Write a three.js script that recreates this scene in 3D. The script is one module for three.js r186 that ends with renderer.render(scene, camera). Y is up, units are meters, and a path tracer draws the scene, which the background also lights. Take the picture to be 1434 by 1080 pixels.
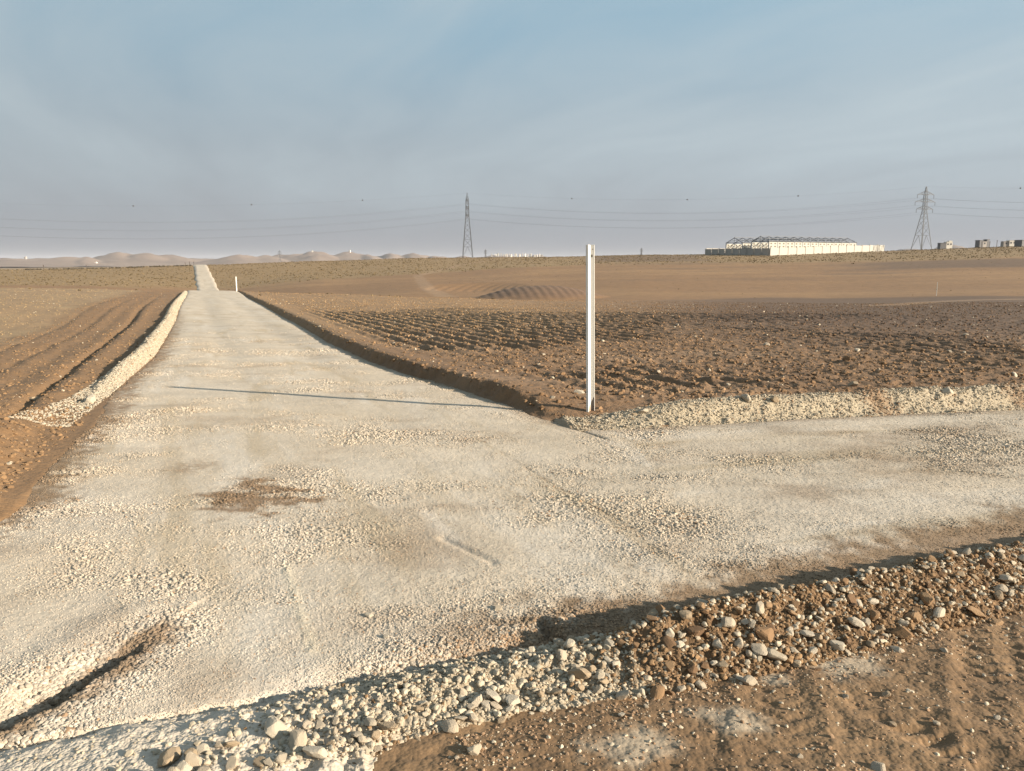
import * as THREE from 'three';
import { mergeGeometries } from 'three/addons/utils/BufferGeometryUtils.js';

// ------------------------------------------------------------------ camera, sky, sun, exposure
const scene = new THREE.Scene();
const FPX = 1083, PITCH = Math.atan(174 / FPX), CAM_H = 1.65;
const camera = new THREE.PerspectiveCamera(2 * Math.atan(540 / FPX) * 180 / Math.PI, 1024 / 771, 0.05, 30000);
camera.position.set(0, CAM_H, 0);
camera.rotation.set(-PITCH, 0, 0);
camera.updateMatrixWorld(true);

const renderer = new THREE.WebGLRenderer({ antialias: true });
renderer.setSize(1024, 771);
renderer.toneMapping = THREE.LinearToneMapping;
renderer.toneMappingExposure = 2.2;
renderer.shadowMap.enabled = true;

const SUN_EL = 18 * Math.PI / 180, SUN_H = [0.956, 0.292];          // towards the sun: x, z
const sunDir = new THREE.Vector3(SUN_H[0] * Math.cos(SUN_EL), Math.sin(SUN_EL), SUN_H[1] * Math.cos(SUN_EL)).normalize();
const sun = new THREE.DirectionalLight(new THREE.Color().setRGB(1.0, 0.88, 0.72), 5);
sun.position.copy(sunDir).multiplyScalar(120); sun.target.position.set(0, 0, -12);
sun.castShadow = true; sun.shadow.mapSize.set(4096, 4096); sun.shadow.radius = 1.2;
Object.assign(sun.shadow.camera, { left: -40, right: 40, top: 40, bottom: -40, near: 1, far: 300 });
scene.add(sun, sun.target);

// ------------------------------------------------------------------ numbers and noise
function rng(seed) { let a = seed >>> 0; return () => { a = (a + 0x6D2B79F5) | 0; let t = Math.imul(a ^ (a >>> 15), 1 | a); t = (t + Math.imul(t ^ (t >>> 7), 61 | t)) ^ t; return ((t ^ (t >>> 14)) >>> 0) / 4294967296; }; }
const PERM = new Uint8Array(512), GX = new Float32Array(256), GY = new Float32Array(256);
{ const r = rng(11), p = [...Array(256).keys()]; for (let i = 255; i > 0; i--) { const j = Math.floor(r() * (i + 1)); [p[i], p[j]] = [p[j], p[i]]; } for (let i = 0; i < 512; i++) PERM[i] = p[i & 255]; for (let i = 0; i < 256; i++) { GX[i] = Math.cos(i * 2.39996); GY[i] = Math.sin(i * 2.39996); } }
function noise(x, y) {
  const xi = Math.floor(x), yi = Math.floor(y), xf = x - xi, yf = y - yi, X = xi & 255, Y = yi & 255;
  const u = xf * xf * xf * (xf * (xf * 6 - 15) + 10), v = yf * yf * yf * (yf * (yf * 6 - 15) + 10);
  const a = PERM[PERM[X] + Y], b = PERM[PERM[X + 1] + Y], c = PERM[PERM[X] + Y + 1], d = PERM[PERM[X + 1] + Y + 1];
  const n0 = GX[a] * xf + GY[a] * yf, n1 = GX[b] * (xf - 1) + GY[b] * yf, n2 = GX[c] * xf + GY[c] * (yf - 1), n3 = GX[d] * (xf - 1) + GY[d] * (yf - 1);
  return (n0 + u * (n1 - n0) + v * (n2 + u * (n3 - n2) - n0 - u * (n1 - n0))) * 1.45;
}
function fbm(x, y, o = 4, g = 0.5) { let s = 0, a = 1, t = 0; for (let i = 0; i < o; i++) { s += a * noise(x + i * 17.3, y - i * 9.1); t += a; a *= g; x *= 2.03; y *= 2.03; } return s / t; }
const billow = (x, y, o) => { let s = 0, a = 1, t = 0; for (let i = 0; i < o; i++) { s += a * (1 - Math.abs(noise(x + i * 7.7, y + i * 3.1)) * 2); t += a; a *= 0.5; x *= 2.1; y *= 2.1; } return s / t; };
const clamp = (x, a = 0, b = 1) => x < a ? a : x > b ? b : x;
const sstep = (a, b, x) => { const t = clamp((x - a) / (b - a)); return t * t * (3 - 2 * t); };
const lerp = (a, b, t) => a + (b - a) * t;
const mix3 = (a, b, t) => [lerp(a[0], b[0], t), lerp(a[1], b[1], t), lerp(a[2], b[2], t)];
const bell = (x, w) => Math.exp(-(x * x) / (w * w));

// ------------------------------------------------------------------ the sky: hazy late-day blue with thin veils of high cloud
{
  const W = 2048, H = 1024, data = new Float32Array(W * H * 4);
  const horizonC = [0.176, 0.182, 0.194], lowC = [0.192, 0.214, 0.231], midC = [0.148, 0.222, 0.274], zenC = [0.058, 0.10, 0.16], veil = [0.240, 0.278, 0.298];
  for (let j = 0; j < H; j++) for (let i = 0; i < W; i++) {
    const el = ((j + 0.5) / H - 0.5) * Math.PI, az = ((i + 0.5) / W - 0.5) * 2 * Math.PI;
    const dy = Math.sin(el), dx = Math.cos(el) * Math.cos(az), dz = Math.cos(el) * Math.sin(az);
    const e = Math.max(0, el) * 180 / Math.PI;
    let c = mix3(horizonC, lowC, sstep(0, 6, e)); c = mix3(c, midC, sstep(4, 17, e)); c = mix3(c, zenC, sstep(22, 80, e));
    const toSun = dx * sunDir.x + dy * sunDir.y + dz * sunDir.z;                   // air is brighter towards the sun
    const g = 0.93 + 0.13 * toSun + 0.16 * Math.pow(Math.max(0, toSun), 4) + 0.05;
    if (dy > -0.02) {
      const k = 1 / (Math.max(dy, 0) + 0.09), px = dx * k, pz = dz * k;
      const wx = px + 0.9 * fbm(px * 0.35 + 3, pz * 0.35, 3), wz = pz + 0.9 * fbm(px * 0.35 - 8, pz * 0.35 + 5, 3);
      const r1 = wz * 0.93 + wx * 0.36, r2 = -wz * 0.36 + wx * 0.93;
      let v = 0.42 + 1.0 * fbm(r1 * 0.26, r2 * 1.1, 6, 0.60) + 0.7 * fbm(px * 0.30 + 20, pz * 0.30, 4);
      v = clamp(v) * sstep(0.5, 8, e);
      c = mix3(c, veil, 0.8 * v);
    }
    const o = (j * W + i) * 4;
    data[o] = c[0] * g; data[o + 1] = c[1] * g; data[o + 2] = c[2] * g; data[o + 3] = 1;
  }
  const t = new THREE.DataTexture(data, W, H, THREE.RGBAFormat, THREE.FloatType);
  t.mapping = THREE.EquirectangularReflectionMapping; t.magFilter = THREE.LinearFilter; t.minFilter = THREE.LinearFilter; t.needsUpdate = true;
  scene.background = t; scene.environment = t;
}

// ------------------------------------------------------------------ names, labels
const used = new Map();
function numbered(name) { const n = used.get(name) || 0; used.set(name, n + 1); return n ? `${name}_${String(n).padStart(3, '0')}` : name; }
function tag(o, label, category, group, kind) { if (label) o.userData.label = label; if (category) o.userData.category = category; if (group) o.userData.group = group; if (kind) o.userData.kind = kind; return o; }
function top(o, name) { o.name = numbered(name); scene.add(o); return o; }
function part(parent, name, geo, mat) { const m = new THREE.Mesh(geo, mat); m.name = name; m.castShadow = m.receiveShadow = true; parent.add(m); return m; }

// ------------------------------------------------------------------ lie of the land (x right, f forward = -z, y up)
const MX = -0.381, MF = 0.925;                                        // main road heading
const latOf = (x, f) => x * MF - f * MX, sOf = (x, f) => x * MX + f * MF;
const plane = (x, f) => -0.0182 * clamp(sOf(x, f), -30, 200);
const yAt = (v, D) => { const a = Math.atan((540 - v) / FPX) - PITCH; return CAM_H + D * Math.tan(a); };
const PROF = [
  [-120, [[40, 427], [60, 411], [75, 403.5], [120, 419], [200, 404], [290, 389], [380, 379], [600, 383], [1400, 383]]],
  [0, [[40, 427], [60, 411], [75, 403.5], [120, 419], [200, 404], [290, 389], [380, 378.5], [600, 383], [1400, 383]]],
  [110, [[40, 428], [60, 412], [75, 405], [120, 421], [200, 405], [290, 388], [380, 377], [600, 382], [1400, 381]]],
  [290, [[40, 431], [60, 416.5], [80, 409.5], [130, 424], [180, 418], [225, 408], [300, 386], [390, 371.5], [600, 378], [1400, 378]]],
  [450, [[40, 433], [60, 420], [75, 413], [110, 420], [150, 412], [260, 387], [420, 366], [700, 372], [1400, 376]]],
  [600, [[40, 436], [60, 424], [75, 418], [95, 419], [120, 412], [180, 396], [270, 379], [430, 361.5], [700, 367], [1400, 375]]],
  [750, [[40, 437], [60, 428], [75, 422], [95, 420], [120, 411], [180, 392], [270, 374], [430, 360.5], [700, 366], [1400, 373]]],
  [900, [[40, 438], [60, 429], [80, 423], [110, 413], [150, 397], [260, 373], [430, 357.5], [700, 362], [1400, 370]]],
  [1150, [[40, 438], [60, 430], [100, 420], [130, 408], [190, 387], [300, 366], [375, 357], [430, 354], [700, 358], [1400, 366]]],
  [1434, [[40, 436], [60, 429], [100, 417], [130, 405], [190, 385], [280, 362], [420, 345.5], [700, 348], [1400, 362]]],
  [1560, [[40, 436], [60, 429], [100, 416], [130, 404], [190, 384], [280, 361], [420, 344], [700, 347], [1400, 362]]],
].map(([u, pts]) => {
  const t = (u - 717) / 1097, n = Math.hypot(1, t), X = [25], Y = [plane(25 * t / n, 25 / n)];
  for (const [D, v] of pts) { X.push(D); Y.push(yAt(v, D / n * 1)); }
  X.push(9000); Y.push(Math.min(-12, Y[Y.length - 1]));
  X.push(14000); Y.push(-30);
  const m = X.length, d = [], s = new Array(m).fill(0);
  for (let i = 0; i < m - 1; i++) d.push((Y[i + 1] - Y[i]) / (X[i + 1] - X[i]));
  s[0] = -0.0182 * MF; s[m - 1] = d[m - 2];
  for (let i = 1; i < m - 1; i++) s[i] = d[i - 1] * d[i] <= 0 ? 0 : 2 * d[i - 1] * d[i] / (d[i - 1] + d[i]);
  return { u, X, Y, s };
});
function prof(P, D) {
  const { X, Y, s } = P; let i = 0; while (i < X.length - 2 && D > X[i + 1]) i++;
  const h = X[i + 1] - X[i], t = clamp((D - X[i]) / h), t2 = t * t, t3 = t2 * t;
  return Y[i] * (2 * t3 - 3 * t2 + 1) + h * s[i] * (t3 - 2 * t2 + t) + Y[i + 1] * (3 * t2 - 2 * t3) + h * s[i + 1] * (t3 - t2);
}
function colU(x, f) { const az = Math.atan2(x, f), lim = 0.66; return 717 + 1097 * Math.tan(clamp(az, -lim, lim)); }
function base(x, f) {
  const D = Math.hypot(x, f);
  if (D <= 25) return plane(x, f);
  const u = clamp(colU(x, f), -120, 1559.9); let k = 0; while (k < PROF.length - 2 && u > PROF[k + 1].u) k++;
  const t = (u - PROF[k].u) / (PROF[k + 1].u - PROF[k].u), g = i => prof(PROF[clamp(i, 0, PROF.length - 1)], D);
  const p0 = g(k - 1), p1 = g(k), p2 = g(k + 1), p3 = g(k + 2);
  let y = p1 + 0.5 * t * (p2 - p0 + t * (2 * p0 - 5 * p1 + 4 * p2 - p3 + t * (3 * (p1 - p2) + p3 - p0)) ) * 0.5 + 0.0;
  { const tt = t * t * (3 - 2 * t); y = lerp(lerp(p1, p2, t), lerp(p1, p2, tt), 0.6); }
  const az = Math.abs(Math.atan2(x, f));
  if (az > 0.9) y = lerp(y, lerp(plane(x, f), -3, sstep(60, 400, D)), sstep(0.9, 2.2, az));
  return lerp(plane(x, f), y, sstep(25, 38, D));
}
// edges of the roads
const roadC = s => 1.42 + 0.4 * sstep(30, 80, s) + 2.5 * sstep(90, 220, s);
const roadW = s => 1.95 + 0.28 * sstep(30, 80, s) + 0.25 * sstep(90, 220, s);
const leftEdge = s => lerp(leftNear(s), roadC(s) - roadW(s), sstep(60, 120, s));
const leftNear = s => lerp(-0.42 - 0.86 * (1 - sstep(6.5, 17, s)) - 2.6 * (1 - sstep(1.5, 6.5, s)), windL(s) + 0.02, sstep(9, 12.5, s));
const rightEdge = s => roadC(s) + roadW(s) + 0.32 * (1 - sstep(9, 14, s)) - 0.28 * bell(s - 18, 7);
const FE = [1.01, 8.05], FD = [0.977, 0.212];                         // far edge of the side road
const farN = (x, f) => -(x - FE[0]) * FD[1] + (f - FE[1]) * FD[0], farT = (x, f) => (x - FE[0]) * FD[0] + (f - FE[1]) * FD[1];
const GE = [0.14, 3.24], GD = [0.93, 0.368];                          // gully between road and near bank
const bankN = (x, f) => -(x - GE[0]) * GD[1] + (f - GE[1]) * GD[0], bankT = (x, f) => (x - GE[0]) * GD[0] + (f - GE[1]) * GD[1];
function fieldIn(x, f) {                                              // > 0 inside the right-hand field
  const a = latOf(x, f) - rightEdge(sOf(x, f)), b = farN(x, f) - 0.05, k = 0.9, h = clamp(0.5 + 0.5 * (b - a) / k);
  return lerp(b, a, h) - k * h * (1 - h);
}
function roadIn(x, f) {
  const s = sOf(x, f), n = bankN(x, f);
  return Math.min(latOf(x, f) - leftEdge(s), n + 0.12, -fieldIn(x, f));
}
function segDist(x, f, pts) { let m = 1e9; for (let i = 0; i < pts.length - 1; i++) { const [ax, af] = pts[i], [bx, bf] = pts[i + 1], dx = bx - ax, df = bf - af, t = clamp(((x - ax) * dx + (f - af) * df) / (dx * dx + df * df)); m = Math.min(m, Math.hypot(x - ax - t * dx, f - af - t * df)); } return m; }
// pixel of the photograph -> point on the land
const cp = Math.cos(PITCH), sp = Math.sin(PITCH);
function G(u, v, hf = base, min = 0.5) {
  const dx = u - 717, q = 540 - v, dy = q * cp - FPX * sp, df = FPX * cp + q * sp;
  let lo = min, t; const L = Math.hypot(dx, df);
  for (let D = min; D < 9000; D *= 1.004) { t = D / L; if (CAM_H + t * dy < hf(t * dx, t * df)) { let a = lo, b = D; for (let i = 0; i < 30; i++) { const m = (a + b) / 2; t = m / L; if (CAM_H + t * dy < hf(t * dx, t * df)) b = m; else a = m; } return [t * dx, t * df]; } lo = D; }
  return [dx / L * 420, df / L * 420];
}
const atD = (u, D) => { const t = (u - 717) / 1097, n = Math.hypot(1, t); return [D * t / n, D / n]; };

// ------------------------------------------------------------------ details of the land
const notchL = [[-2.6, 1.9], [-1.88, 2.62], [-1.76, 2.92], [-1.70, 3.16], [-1.66, 3.36]];
const ridgeStrip = [G(400, 792), G(438, 912)];
const lineA = [G(700, 634), G(790, 690), G(880, 742), G(965, 786), G(1010, 812)];
const lineB = [G(800, 598), G(848, 616)];
const gouge = [G(762, 872), G(790, 902)], gouge2 = [G(620, 758), G(690, 790)];
const stainC = G(358, 698), stainD = G(268, 656);
const tracks = [[G(1372, 850), G(1388, 960), G(1434, 1110)], [G(1434, 868), G(1470, 960), G(1530, 1110)], [G(1066, 900), G(1092, 985), G(1100, 1110)], [G(1230, 985), G(1340, 1045), G(1500, 1120)]];
const dust = [[G(885, 1045), 0.16], [G(1035, 1012), 0.12], [G(1180, 925), 0.20], [G(1000, 1000), 0.09], [G(1085, 950), 0.07]];
const moundC = atD(760, 101);
const trackFar = [[G(700, 363), G(640, 372), G(585, 386), G(598, 402), G(625, 416)], [G(1085, 447), G(1180, 434), G(1300, 424), G(1434, 420)]];
const gravelPatch = (x, f) => sstep(-0.22, 0.55, fbm(x * 0.55 + 4, f * 0.8 - 3, 4, 0.62) + 0.10);

function roadH(x, f) {
  const D = Math.hypot(x, f), e0 = roadIn(x, f);
  const fade = sstep(40, 12, D);
  let e = e0 + (0.10 * fbm(x * 2.3, f * 2.3, 4, 0.6)) * sstep(120, 40, D) + 0.6 * fbm(x * 0.06, f * 0.06, 3) * sstep(90, 140, D);
  let y = base(x, f);
  if (D < 60) {
    const lat = latOf(x, f), s = sOf(x, f);
    y += 0.02 * fbm(x * 0.5, f * 0.5, 3) * fade - 0.02 * (bell(lat - 0.6, 0.35) + bell(lat - 2.2, 0.35)) * sstep(10, 16, s);
    if (D < 22) {
      const g = gravelPatch(x, f);
      y += fade * ((0.003 + 0.005 * g) * fbm(x * 9, f * 9, 3, 0.6) + (0.001 + 0.003 * g) * noise(x * 61, f * 61));
      if (D < 6) {
        const n = bankN(x, f), t = bankT(x, f);
        y -= 0.05 * bell(n - 0.02, 0.10) * sstep(-1.6, -0.6, t) + 0.02 * bell(n - 0.2, 0.2) * sstep(-0.4, 0.5, t);
        // notch in the lower left: lit slope on its left, steep wall on its right
        if (x < -1) {
          let q = 1e9, k = 0;
          for (let i = 0; i < notchL.length - 1; i++) { const [ax, af] = notchL[i], [bx, bf] = notchL[i + 1], dx = bx - ax, df = bf - af, L = Math.hypot(dx, df), tt = clamp(((x - ax) * dx + (f - af) * df) / (L * L)), px = x - ax - tt * dx, pf = f - af - tt * df, dd = Math.hypot(px, pf); if (dd < Math.abs(q)) { q = dd * Math.sign(-(dx * pf - df * px) * -1 || 1); k = (i + tt) / (notchL.length - 1); } }
          const depth = 0.085 * (1 - sstep(0.62, 1.0, k)) * (0.75 + 0.5 * fbm(x * 4, f * 4, 2));
          q += 0.06 * fbm(x * 7, f * 7, 4, 0.6);
          y -= q > 0 ? depth * (1 - sstep(0, 0.24, q)) - 0.012 * bell(q - 0.3, 0.12) : depth * (1 - sstep(0, 0.055, -q));
        }
        // small step along the edge of the packed slab
        y -= 0.028 * sstep(0.015, -0.015, n - 0.05 - 0.04 * fbm(x * 5, f * 5, 3)) * sstep(-0.4, -0.9, t);
      }
      const rs = segDist(x, f, ridgeStrip); if (rs < 0.12) y += 0.004 * bell(rs, 0.020) * (0.6 + fbm(x * 9, f * 9, 2));
      const g1 = segDist(x, f, gouge); if (g1 < 0.2) y += -0.06 * bell(g1, 0.035) + 0.03 * bell(segDist(x - 0.055, f - 0.01, gouge), 0.04);
      const g2 = segDist(x, f, gouge2); if (g2 < 0.2) y += -0.014 * bell(g2, 0.03) + 0.003 * bell(segDist(x + 0.05, f - 0.05, gouge2), 0.05);
      const la = segDist(x, f, lineA); if (la < 0.1) y -= 0.003 * bell(la, 0.016);
      const lb = segDist(x, f, lineB); if (lb < 0.1) y -= 0.02 * bell(lb, 0.02);
    }
  } else y += 0.28 * sstep(60, 100, D);
  y += e > 0 ? 0.012 * clamp(e / 0.3) : 0.8 * e;
  return y;
}
const furrow = (x, f) => { const l = latOf(x, f) + 0.10 * fbm(x * 0.25, f * 0.25, 2); return Math.sin(l * 2 * Math.PI / 0.46); };
function groundH(x, f) {
  const D = Math.hypot(x, f); let y = base(x, f);
  const R = roadIn(x, f), s = sOf(x, f), lat = latOf(x, f);
  const onRoad = sstep(-0.02, 0.25, R);
  if (D < 150 && f > -2) {
    const F = fieldIn(x, f);
    if (F > -0.05) {                                                    // ploughed field on the right, above the road
      const Fn = F + 0.10 * fbm(x * 2.2, f * 2.2, 2) + 0.07 * fbm(x * 9, f * 9, 3, 0.65);
      const side = sstep(0.5, 2.2, farN(x, f)); y += side * (0.155 * sstep(0.0, 0.20, Fn) * (1 - 0.45 * sstep(0.3, 1.8, F)) + 0.03 * bell(Fn - 0.35, 0.25)) * sstep(140, 90, D) + (1 - side) * 0.03 * sstep(0, 0.4, Fn);
      const inner = sstep(0.5, 1.6, F), far = sstep(95, 40, D);
      const strong = sstep(0.1, 0.5, fbm(x * 0.11 + 2, f * 0.11, 3) + 0.9 * bell(s - 24, 9) * sstep(22, 14, lat));
      const rag = 0.75 + 0.6 * fbm(x * 1.3, f * 1.3, 2);
      y += far * inner * rag * (0.008 + 0.046 * strong) * furrow(x, f);
      y += sstep(70, 25, D) * (0.4 + 0.6 * inner) * (0.045 * (billow(x * 1.7, f * 1.7, 3) - 0.5) + 0.035 * fbm(x * 7, f * 7, 3, 0.6));
    } else if (lat < leftEdge(s) + 0.1) {                               // field on the left
      const d = leftEdge(s) - lat;
      y += sstep(0.3, 1.6, d) * (0.05 * fbm(x * 0.6, f * 0.6, 3)) + sstep(0, 0.4, d) * sstep(60, 20, D) * (0.034 * fbm(x * 4, f * 4, 4, 0.68) + 0.018 * (billow(x * 2.4, f * 2.4, 3) - 0.5));
      for (const [l, w, a] of [[-2.12, 0.09, 0.10], [-3.3, 0.10, 0.05], [-4.15, 0.09, 0.045], [-2.75, 0.2, 0.02]]) { const q = lat - l - 0.05 * fbm(s * 0.35, l * 5, 3); y += sstep(3, 9, s) * sstep(75, 30, D) * (-a * bell(q, w) + a * 0.6 * bell(q - 0.28, 0.2)) * (0.8 + 0.5 * fbm(s * 0.9, l, 2)); }
      y += sstep(-4.2, -5.2, lat) * sstep(80, 40, D) * 0.005 * Math.sin(lat * 2 * Math.PI / 0.9 + 2 * fbm(x * 0.1, f * 0.1, 2));
      // rough spoil beside the junction
      const k = bell(lat + 2.05 - 0.25 * fbm(s, 3, 2), 0.42) * sstep(11.5, 8.0, s);
      y += k * (0.17 + 0.09 * billow(x * 4, f * 4, 3));
    } else if (D < 8 && bankN(x, f) < 0) {                              // bare soil in front of the bank, with tyre marks
      y += 0.015 * fbm(x * 2, f * 2, 4, 0.6) + 0.006 * fbm(x * 13, f * 13, 3, 0.6);
      for (let i = 0; i < tracks.length; i++) {
        const d = segDist(x, f, tracks[i]); if (d > 0.3) continue;
        const T = tracks[i], dx = T[1][0] - T[0][0], df = T[1][1] - T[0][1], L = Math.hypot(dx, df), al = ((x - T[0][0]) * dx + (f - T[0][1]) * df) / L, ac = (-(x - T[0][0]) * df + (f - T[0][1]) * dx) / L;
        const lug = sstep(-0.2, 0.5, Math.sin((al + 0.5 * Math.abs(ac)) * 2 * Math.PI / 0.085 + 1.2 * noise(x * 6, f * 6)));
        y += -(i === 2 ? 0.011 : 0.02) * sstep(0.14, 0.06, d) * (0.25 + 0.75 * lug) * sstep(-0.45, 0.15, fbm(x * 2 + 7, f * 2, 2)) * (0.7 + 0.6 * fbm(x * 3, f * 3, 2)) + 0.006 * bell(d - 0.16, 0.04);
      }
    }
  }
  if (D > 60) {
    const rr = Math.hypot((x - moundC[0]) / 8.8, (f - moundC[1]) / 11);
    if (rr < 1.3) { const m = Math.pow(clamp(1 - rr * rr), 1.2); y += 1.55 * m + 0.028 * sstep(1.15, 0.6, rr) * Math.sin(((x - moundC[0]) * 0.95 + (f - moundC[1]) * 0.1) * 2 * Math.PI / 0.95); }
    const rh = Math.hypot((x - hollow[0]) / 11, (f - hollow[1]) / 22);
    if (rh < 1.3) y += -0.9 * Math.pow(clamp(1 - rh * rh), 1.5) + 0.05 * sstep(1.1, 0.7, rh) * Math.sin(Math.hypot(x - hollow[0] - 14, (f - hollow[1]) * 0.5) * 2 * Math.PI / 1.9);
    if (D < 600) y += 0.12 * fbm(x * 0.07, f * 0.07, 3) + 0.10 * sstep(150, 250, D) * fbm(x * 0.4, f * 0.25, 3);
  }
  return y - 0.14 * onRoad * sstep(400, 60, D) - 0.02 * sstep(0, 0.2, R);
}
const hollow = atD(665, 150);

// near bank: rubble thrown up along the edge of the road
function bankH(x, f) {
  const t = bankT(x, f), n = bankN(x, f) + (0.05 + 0.06 * sstep(-0.4, -1.0, t)) * fbm(x * 3.1, f * 3.1, 3) + 0.03 * fbm(x * 12, f * 12, 3, 0.6), y0 = base(x, f);
  const tall = sstep(0.05, 0.55, t + 0.12 * fbm(x * 4, f * 4, 2)), foot = lerp(-0.47, -0.60, sstep(-0.5, 1.2, t));
  const slab = sstep(-0.75, -1.7, t);
  const h = lerp(0.05, 0.178 + 0.03 * fbm(t * 2.1, 4.4, 2), tall), crest = lerp(-0.20, -0.27, tall);
  const ft = lerp(foot, -3.2, slab);
  let p;
  if (n > crest) p = h * (1 - sstep(crest, 0.02, n)); else p = h * Math.pow(1 - clamp((n - crest) / (ft - crest)), lerp(1.05, 0.5, slab));
  const out = Math.max(n - 0.0, ft - n);
  const rough = lerp(1, 0.22, slab);
  p = lerp(p, Math.min(p, 0.03 + 0.015 * fbm(x * 2, f * 2, 3)), slab);
  const inside = sstep(0.0, -0.1, out);
  p += inside * rough * (0.030 * (billow(x * 8, f * 8, 3) - 0.45) + 0.012 * fbm(x * 31, f * 31, 2)) + inside * slab * 0.006 * fbm(x * 17, f * 17, 3, 0.6);
  return y0 + p - (out > 0 ? 0.6 * out + 0.01 : 0);
}
// cream windrow along the far edge of the side road
function windH(x, f) {
  const t = farT(x, f), n = farN(x, f) - 0.02 + 0.06 * fbm(x * 1.4, f * 1.4, 3), y0 = base(x, f);
  const h = (0.185 + 0.05 * fbm(t * 0.8, 1.5, 2)) * sstep(-0.2, 1.3, t) + 0.03;
  const c = 0.42, w = n < c ? sstep(0, c, n) : 1 - sstep(c, c + 0.55, n);
  const out = Math.max(-n, n - c - 0.55, -0.35 - t);
  return y0 + h * w + (out < 0 ? 0.028 * (billow(x * 5, f * 5, 3) - 0.4) + 0.012 * fbm(x * 19, f * 19, 2) : -0.6 * out);
}
const WL = [[0, -1.45], [10, -1.32], [11.5, -1.2], [17.8, -0.80], [32, -0.62], [60, -0.42], [89, -0.18], [200, 0]];
const windL = s => { let i = 0; while (i < WL.length - 2 && s > WL[i + 1][0]) i++; return lerp(WL[i][1], WL[i + 1][1], clamp((s - WL[i][0]) / (WL[i + 1][0] - WL[i][0]))); };
// windrow along the left edge of the main road
function leftWindH(x, f) {
  const s = sOf(x, f), lat = latOf(x, f), e = windL(s), n = e - lat + 0.05 * fbm(x * 1.2, f * 1.2, 3), y0 = base(x, f);
  const w0 = lerp(0.46, 0.42, sstep(20, 60, s)) * (0.7 + 0.3 * sstep(9.5, 16, s)), m = sstep(9.4, 17.5, s) * sstep(86, 70, s);
  const q = n / w0, h = 0.17 * m * (1 + 0.25 * fbm(s * 0.5, 9, 2));
  const out = Math.max(-q, q - 1) * w0;
  return y0 + (out < 0 ? h * Math.sin(Math.PI * clamp(q)) + 0.02 * m * (billow(x * 5, f * 5, 2) - 0.4) - 0.03 * (1 - m) : -0.6 * out - 0.03);
}

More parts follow.
